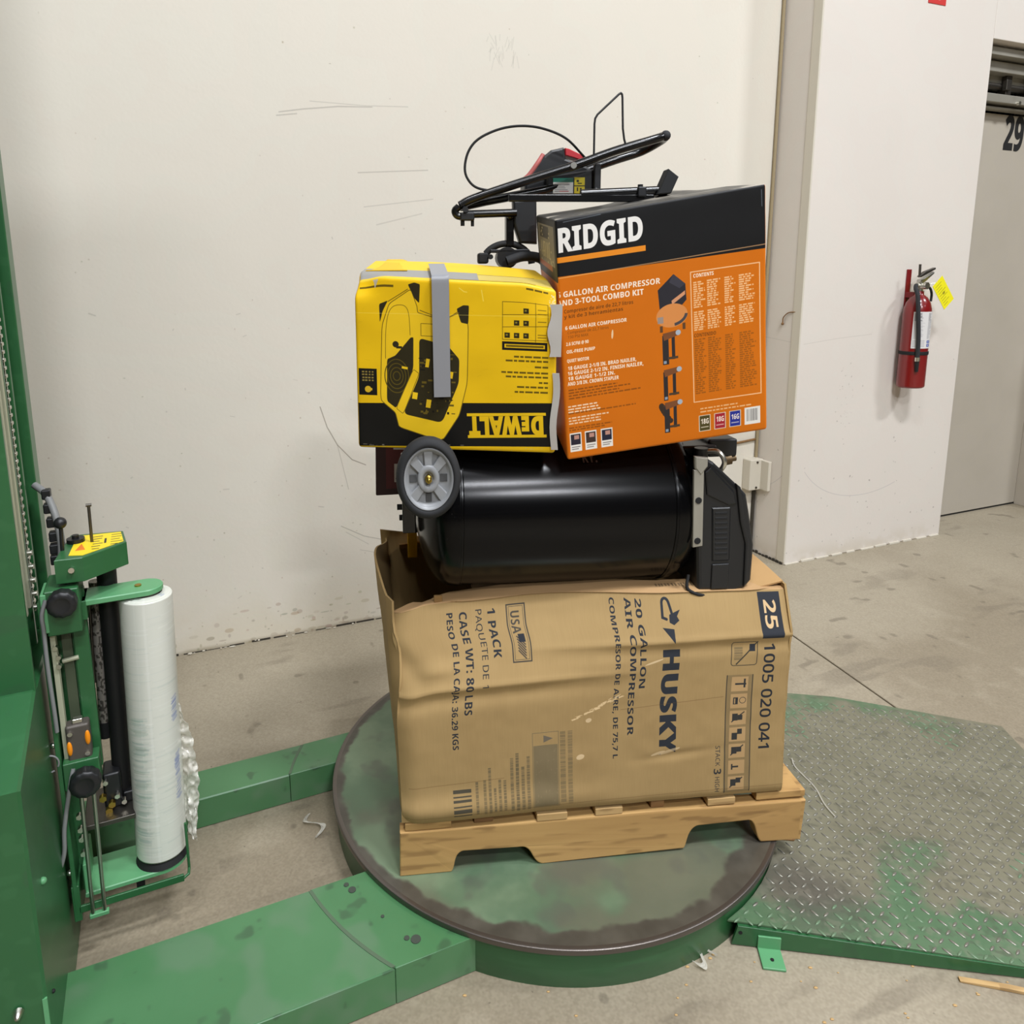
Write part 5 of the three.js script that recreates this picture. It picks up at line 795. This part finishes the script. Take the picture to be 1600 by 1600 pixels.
  part('gear_hub', [cyl([0.305, 1.45, -0.33], [0.305, 1.45, -0.29], 0.026), box(0.262, 0.36, 1.462, 1.470, -0.315, -0.29, 0.002), cyl([0.262, 1.452, -0.29], [0.262, 1.452, -0.28], 0.006), cyl([0.33, 1.45, -0.29], [0.33, 1.45, -0.28], 0.006)], M.blackPlastic, c);
  part('skid_shoe', tube([[0.30, 1.44, -0.27], [0.34, 1.452, -0.27], [0.38, 1.448, -0.27], [0.40, 1.43, -0.27]], 0.012, 24, 8), M.rubber, c);
}
function fixUV(g, k) { g.computeBoundingBox(); const b = g.boundingBox, p = g.attributes.position, u = g.attributes.uv; for (let i = 0; i < p.count; i++) u.setXY(i, (p.getX(i) - b.min.x) / (b.max.x - b.min.x), (p.getY(i) - b.min.y) / (b.max.y - b.min.y)); }
// ---------------------------------------------------------------- on the column
{
  const f = thing('fire_extinguisher', 'red fire extinguisher with yellow tag hanging on the white column', 'fire extinguisher', WALL, [3.6, 0.918, -2.775]);
  const X = 3.618, Z = -2.70, r = 0.067, red = phys({ color: 0x7a0f12, roughness: 0.28, clearcoat: 0.6, clearcoatRoughness: 0.1 });
  part('cylinder', lathe([[0, 0], [0.058, 0], [r - 0.002, 0.005], [r, 0.012], [r, 0.385], [r * 0.97, 0.415], [r * 0.84, 0.448], [r * 0.6, 0.474], [r * 0.34, 0.488], [0.022, 0.498], [0.022, 0.506], [0, 0.506]], [X, 0.918, Z], [X, 1.5, Z], 48), red, f);
  const map = canvasTex(512, 512, (x) => {
    x.fillStyle = '#d9d7d4'; x.fillRect(0, 0, 512, 512); x.fillStyle = '#4a4a4c';
    for (let i = 0; i < 40; i++) { const y = 20 + i * 9; x.fillStyle = i < 12 ? '#55545a' : 'rgba(90,90,96,0.55)'; x.fillRect(20, y, (i < 12 ? 150 : 180) * (0.5 + 0.5 * rnd()), i < 12 ? 6 : 3); x.fillRect(260, y, 110 * (0.4 + 0.6 * rnd()), 4); x.fillRect(400, y, 90 * (0.4 + 0.6 * rnd()), 3); }
    x.fillStyle = '#39509c'; for (const [a, b] of [[270, 400], [380, 400], [270, 450], [380, 450]]) { x.fillRect(a, b, 80, 40); x.fillStyle = '#c9cfe6'; x.fillRect(a + 26, b + 8, 20, 24); x.fillStyle = '#39509c'; }
    x.fillStyle = '#c9c7c4'; for (let i = 0; i < 5; i++) { x.fillStyle = '#8a8a90'; x.fillRect(20, 400 + i * 20, 200, 5); }
  });
  const lg = new THREE.CylinderGeometry(r + 0.0008, r + 0.0008, 0.19, 32, 1, true, -1.15, 2.2); lg.translate(X, 1.225, Z); part('instruction_label', lg, std({ map, roughness: 0.4 }), f, 'white printed label');
  part('strap', lathe([[r + 0.0005, 0], [r + 0.0025, 0.001], [r + 0.0025, 0.017], [r + 0.0005, 0.018]], [X, 1.095, Z], [X, 1.2, Z], 48), M.blackMatte, f);
  part('hanger_bracket', [box(X - 0.012, X + 0.02, 1.08, 1.537, -2.775, -2.768, 0.002), box(X - 0.012, X + 0.02, 1.39, 1.42, -2.77, -2.72, 0.002)], std({ color: 0x7a1216, roughness: 0.4 }), f, 'dark red wall bracket');
  const valve = part('valve_body', [cyl([X, 1.42, Z], [X, 1.47, Z], 0.017), cyl([X - 0.03, 1.455, Z], [X + 0.03, 1.455, Z], 0.012), cyl([X, 1.45, Z], [X, 1.45, Z + 0.035], 0.014)], M.zinc, f);
  part('handle', prism([[X - 0.012, 1.465], [X + 0.02, 1.47], [X + 0.085, 1.515], [X + 0.082, 1.524], [X + 0.012, 1.49], [X - 0.012, 1.484]], Z - 0.012, Z + 0.012, 0.002), M.steel, f);
  part('lever', [prism([[X - 0.02, 1.50], [X - 0.008, 1.495], [X + 0.095, 1.536], [X + 0.093, 1.545], [X + 0.02, 1.525]], Z - 0.01, Z + 0.01, 0.002), cyl([X - 0.01, 1.50, Z], [X - 0.014, 1.562, Z], 0.006)], M.darkSteel, f);
  part('gauge', [cyl([X, 1.452, Z + 0.03], [X, 1.452, Z + 0.042], 0.018)], M.zinc, f);
  part('hose', tube([[X - 0.028, 1.455, Z], [X - 0.05, 1.44, Z + 0.015], [X - 0.062, 1.40, Z + 0.04], [X - 0.06, 1.30, Z + 0.052], [X - 0.05, 1.18, Z + 0.058], [X - 0.046, 1.07, Z + 0.06]], 0.0105, 60, 10), M.rubber, f, 'black rubber hose');
  part('hose', tube([[X + 0.028, 1.455, Z + 0.005], [X + 0.062, 1.44, Z + 0.01], [X + 0.066, 1.41, Z + 0.02], [X + 0.066, 1.37, Z + 0.02]], 0.006, 30, 8), M.rubber, f);
  part('hose_ferrule', cyl([X - 0.047, 1.085, Z + 0.06], [X - 0.046, 1.065, Z + 0.06], 0.0125), M.zinc, f); part('nozzle', cyl([X - 0.046, 1.065, Z + 0.06], [X - 0.043, 1.01, Z + 0.06], 0.0105, 0.008), M.blackMatte, f);
  const tag = new THREE.BoxGeometry(0.085, 0.16, 0.0015); tag.rotateZ(0.72); tag.translate(X + 0.112, 1.415, Z + 0.05);
  part('inspection_tag', tag, std({ map: canvasTex(128, 256, (x) => { x.fillStyle = '#efe51c'; x.fillRect(0, 0, 128, 256); x.fillStyle = '#9c941c'; for (let i = 0; i < 9; i++) x.fillRect(16, 30 + i * 24, 50 + 46 * rnd(), 5); x.fillRect(54, 120, 26, 22); }), roughness: 0.5 }), f, 'bright yellow inspection tag');
  part('tag_wire', tube([[X + 0.02, 1.46, Z + 0.02], [X + 0.045, 1.465, Z + 0.04], [X + 0.06, 1.468, Z + 0.05]], 0.002, 12, 6), M.zinc, f);

  const s = thing('wall_sign', 'small red and white sign cut by the top of the frame above the extinguisher', 'sign', WALL, [3.64, 2.83, -2.775]);
  part('sign_plate', box(3.575, 3.70, 2.832, 3.10, -2.775, -2.772, 0.001), std({ color: 0xc9342f, roughness: 0.45 }), s);
  part('white_mark', box(3.612, 3.655, 2.852, 3.0, -2.772, -2.7712, 0), std({ color: 0xe6dfda, roughness: 0.5 }), s);
  const wire = thing('wall_wire', 'thin bent wire stub sticking out of the column side', 'wire', WALL, [2.89, 1.30, -2.86]);
  part('wire', tube([[2.892, 1.33, -2.81], [2.885, 1.325, -2.85], [2.884, 1.30, -2.88], [2.886, 1.27, -2.885]], 0.003, 24, 6), M.woodDark, wire); part('tip', ball([2.886, 1.268, -2.885], 0.007, 8), M.woodDark, wire);
}
// ---------------------------------------------------------------- scraps on the floor
{
  const film = phys({ color: 0xe9e6dc, roughness: 0.2, transmission: 0.6, thickness: 0, ior: 1.4 });
  const scrap = (name, label, cx, cz, l, w, a, s) => { const t = thing(name, label, 'plastic scrap', frame(cx, 0, cz, a), [0, 0, 0]); part('film', sheet((u, q) => [(u - 0.5) * l, 0.003 + 0.012 * fbm(u * 5, q * 4, 64, 3, s), (q - 0.5) * w * (0.4 + Math.sin(Math.PI * u)) + 0.02 * Math.sin(u * 7)], 24, 6, 0.0006), film, t); };
  scrap('film_scrap', 'crumpled clear film scrap on the floor beside the ramp corner', 0.505, -1.385, 0.06, 0.012, 28, 701);
  scrap('film_scrap', 'curled clear film scrap on the floor between the green beams', -0.452, -1.80, 0.10, 0.012, -62, 703);
  const st = thing('film_strand', 'thin white film strand lying on the ramp beside the pallet corner', 'plastic scrap', RAMP, [0.30, 0.05, -0.5]);
  part('film', tube([[0.35, 0.045, -0.40], [0.335, 0.047, -0.45], [0.33, 0.046, -0.52], [0.30, 0.048, -0.60], [0.30, 0.049, -0.64]], 0.0022, 30, 6), film, st);
  const sp = thing('wood_splinter', 'pale wood splinter on the floor in front of the ramp', 'wood scrap', frame(1.115, 0, -1.312, -14), [0, 0, 0]);
  part('splinter', prism([[-0.075, 0], [0.10, 0], [0.10, 0.007], [0.02, 0.009], [-0.075, 0.005]], -0.006, 0.006, 0.001), M.wood2, sp);
  const chips = []; for (let i = 0; i < 60; i++) { const g = new THREE.IcosahedronGeometry(0.0015 + 0.002 * rnd(), 0); g.scale(1.5, 0.5, 1); g.translate(-0.2 + 1.5 * rnd(), 0.001, -1.40 + 0.32 * (rnd() - 0.5) ); if (Math.hypot(g.boundingSphere ? 0 : 0, 0) > 1) continue; chips.push(g); }
  const cr = thing('floor_crumbs', 'tiny pale wood crumbs scattered on the floor before the ramp', 'crumbs', frame(0.6, 0, -1.25, 0), [0, 0, 0]);
  cr.userData.kind = 'stuff'; chips.forEach((g) => g.translate(-0.55, 0, 1.42 - 0.05)); part('crumb', chips, M.wood2, cr, null, 'stuff');
}
scene.traverse((o) => { if (o.isMesh) { o.castShadow = true; o.receiveShadow = true; } });
renderer.render(scene, camera);
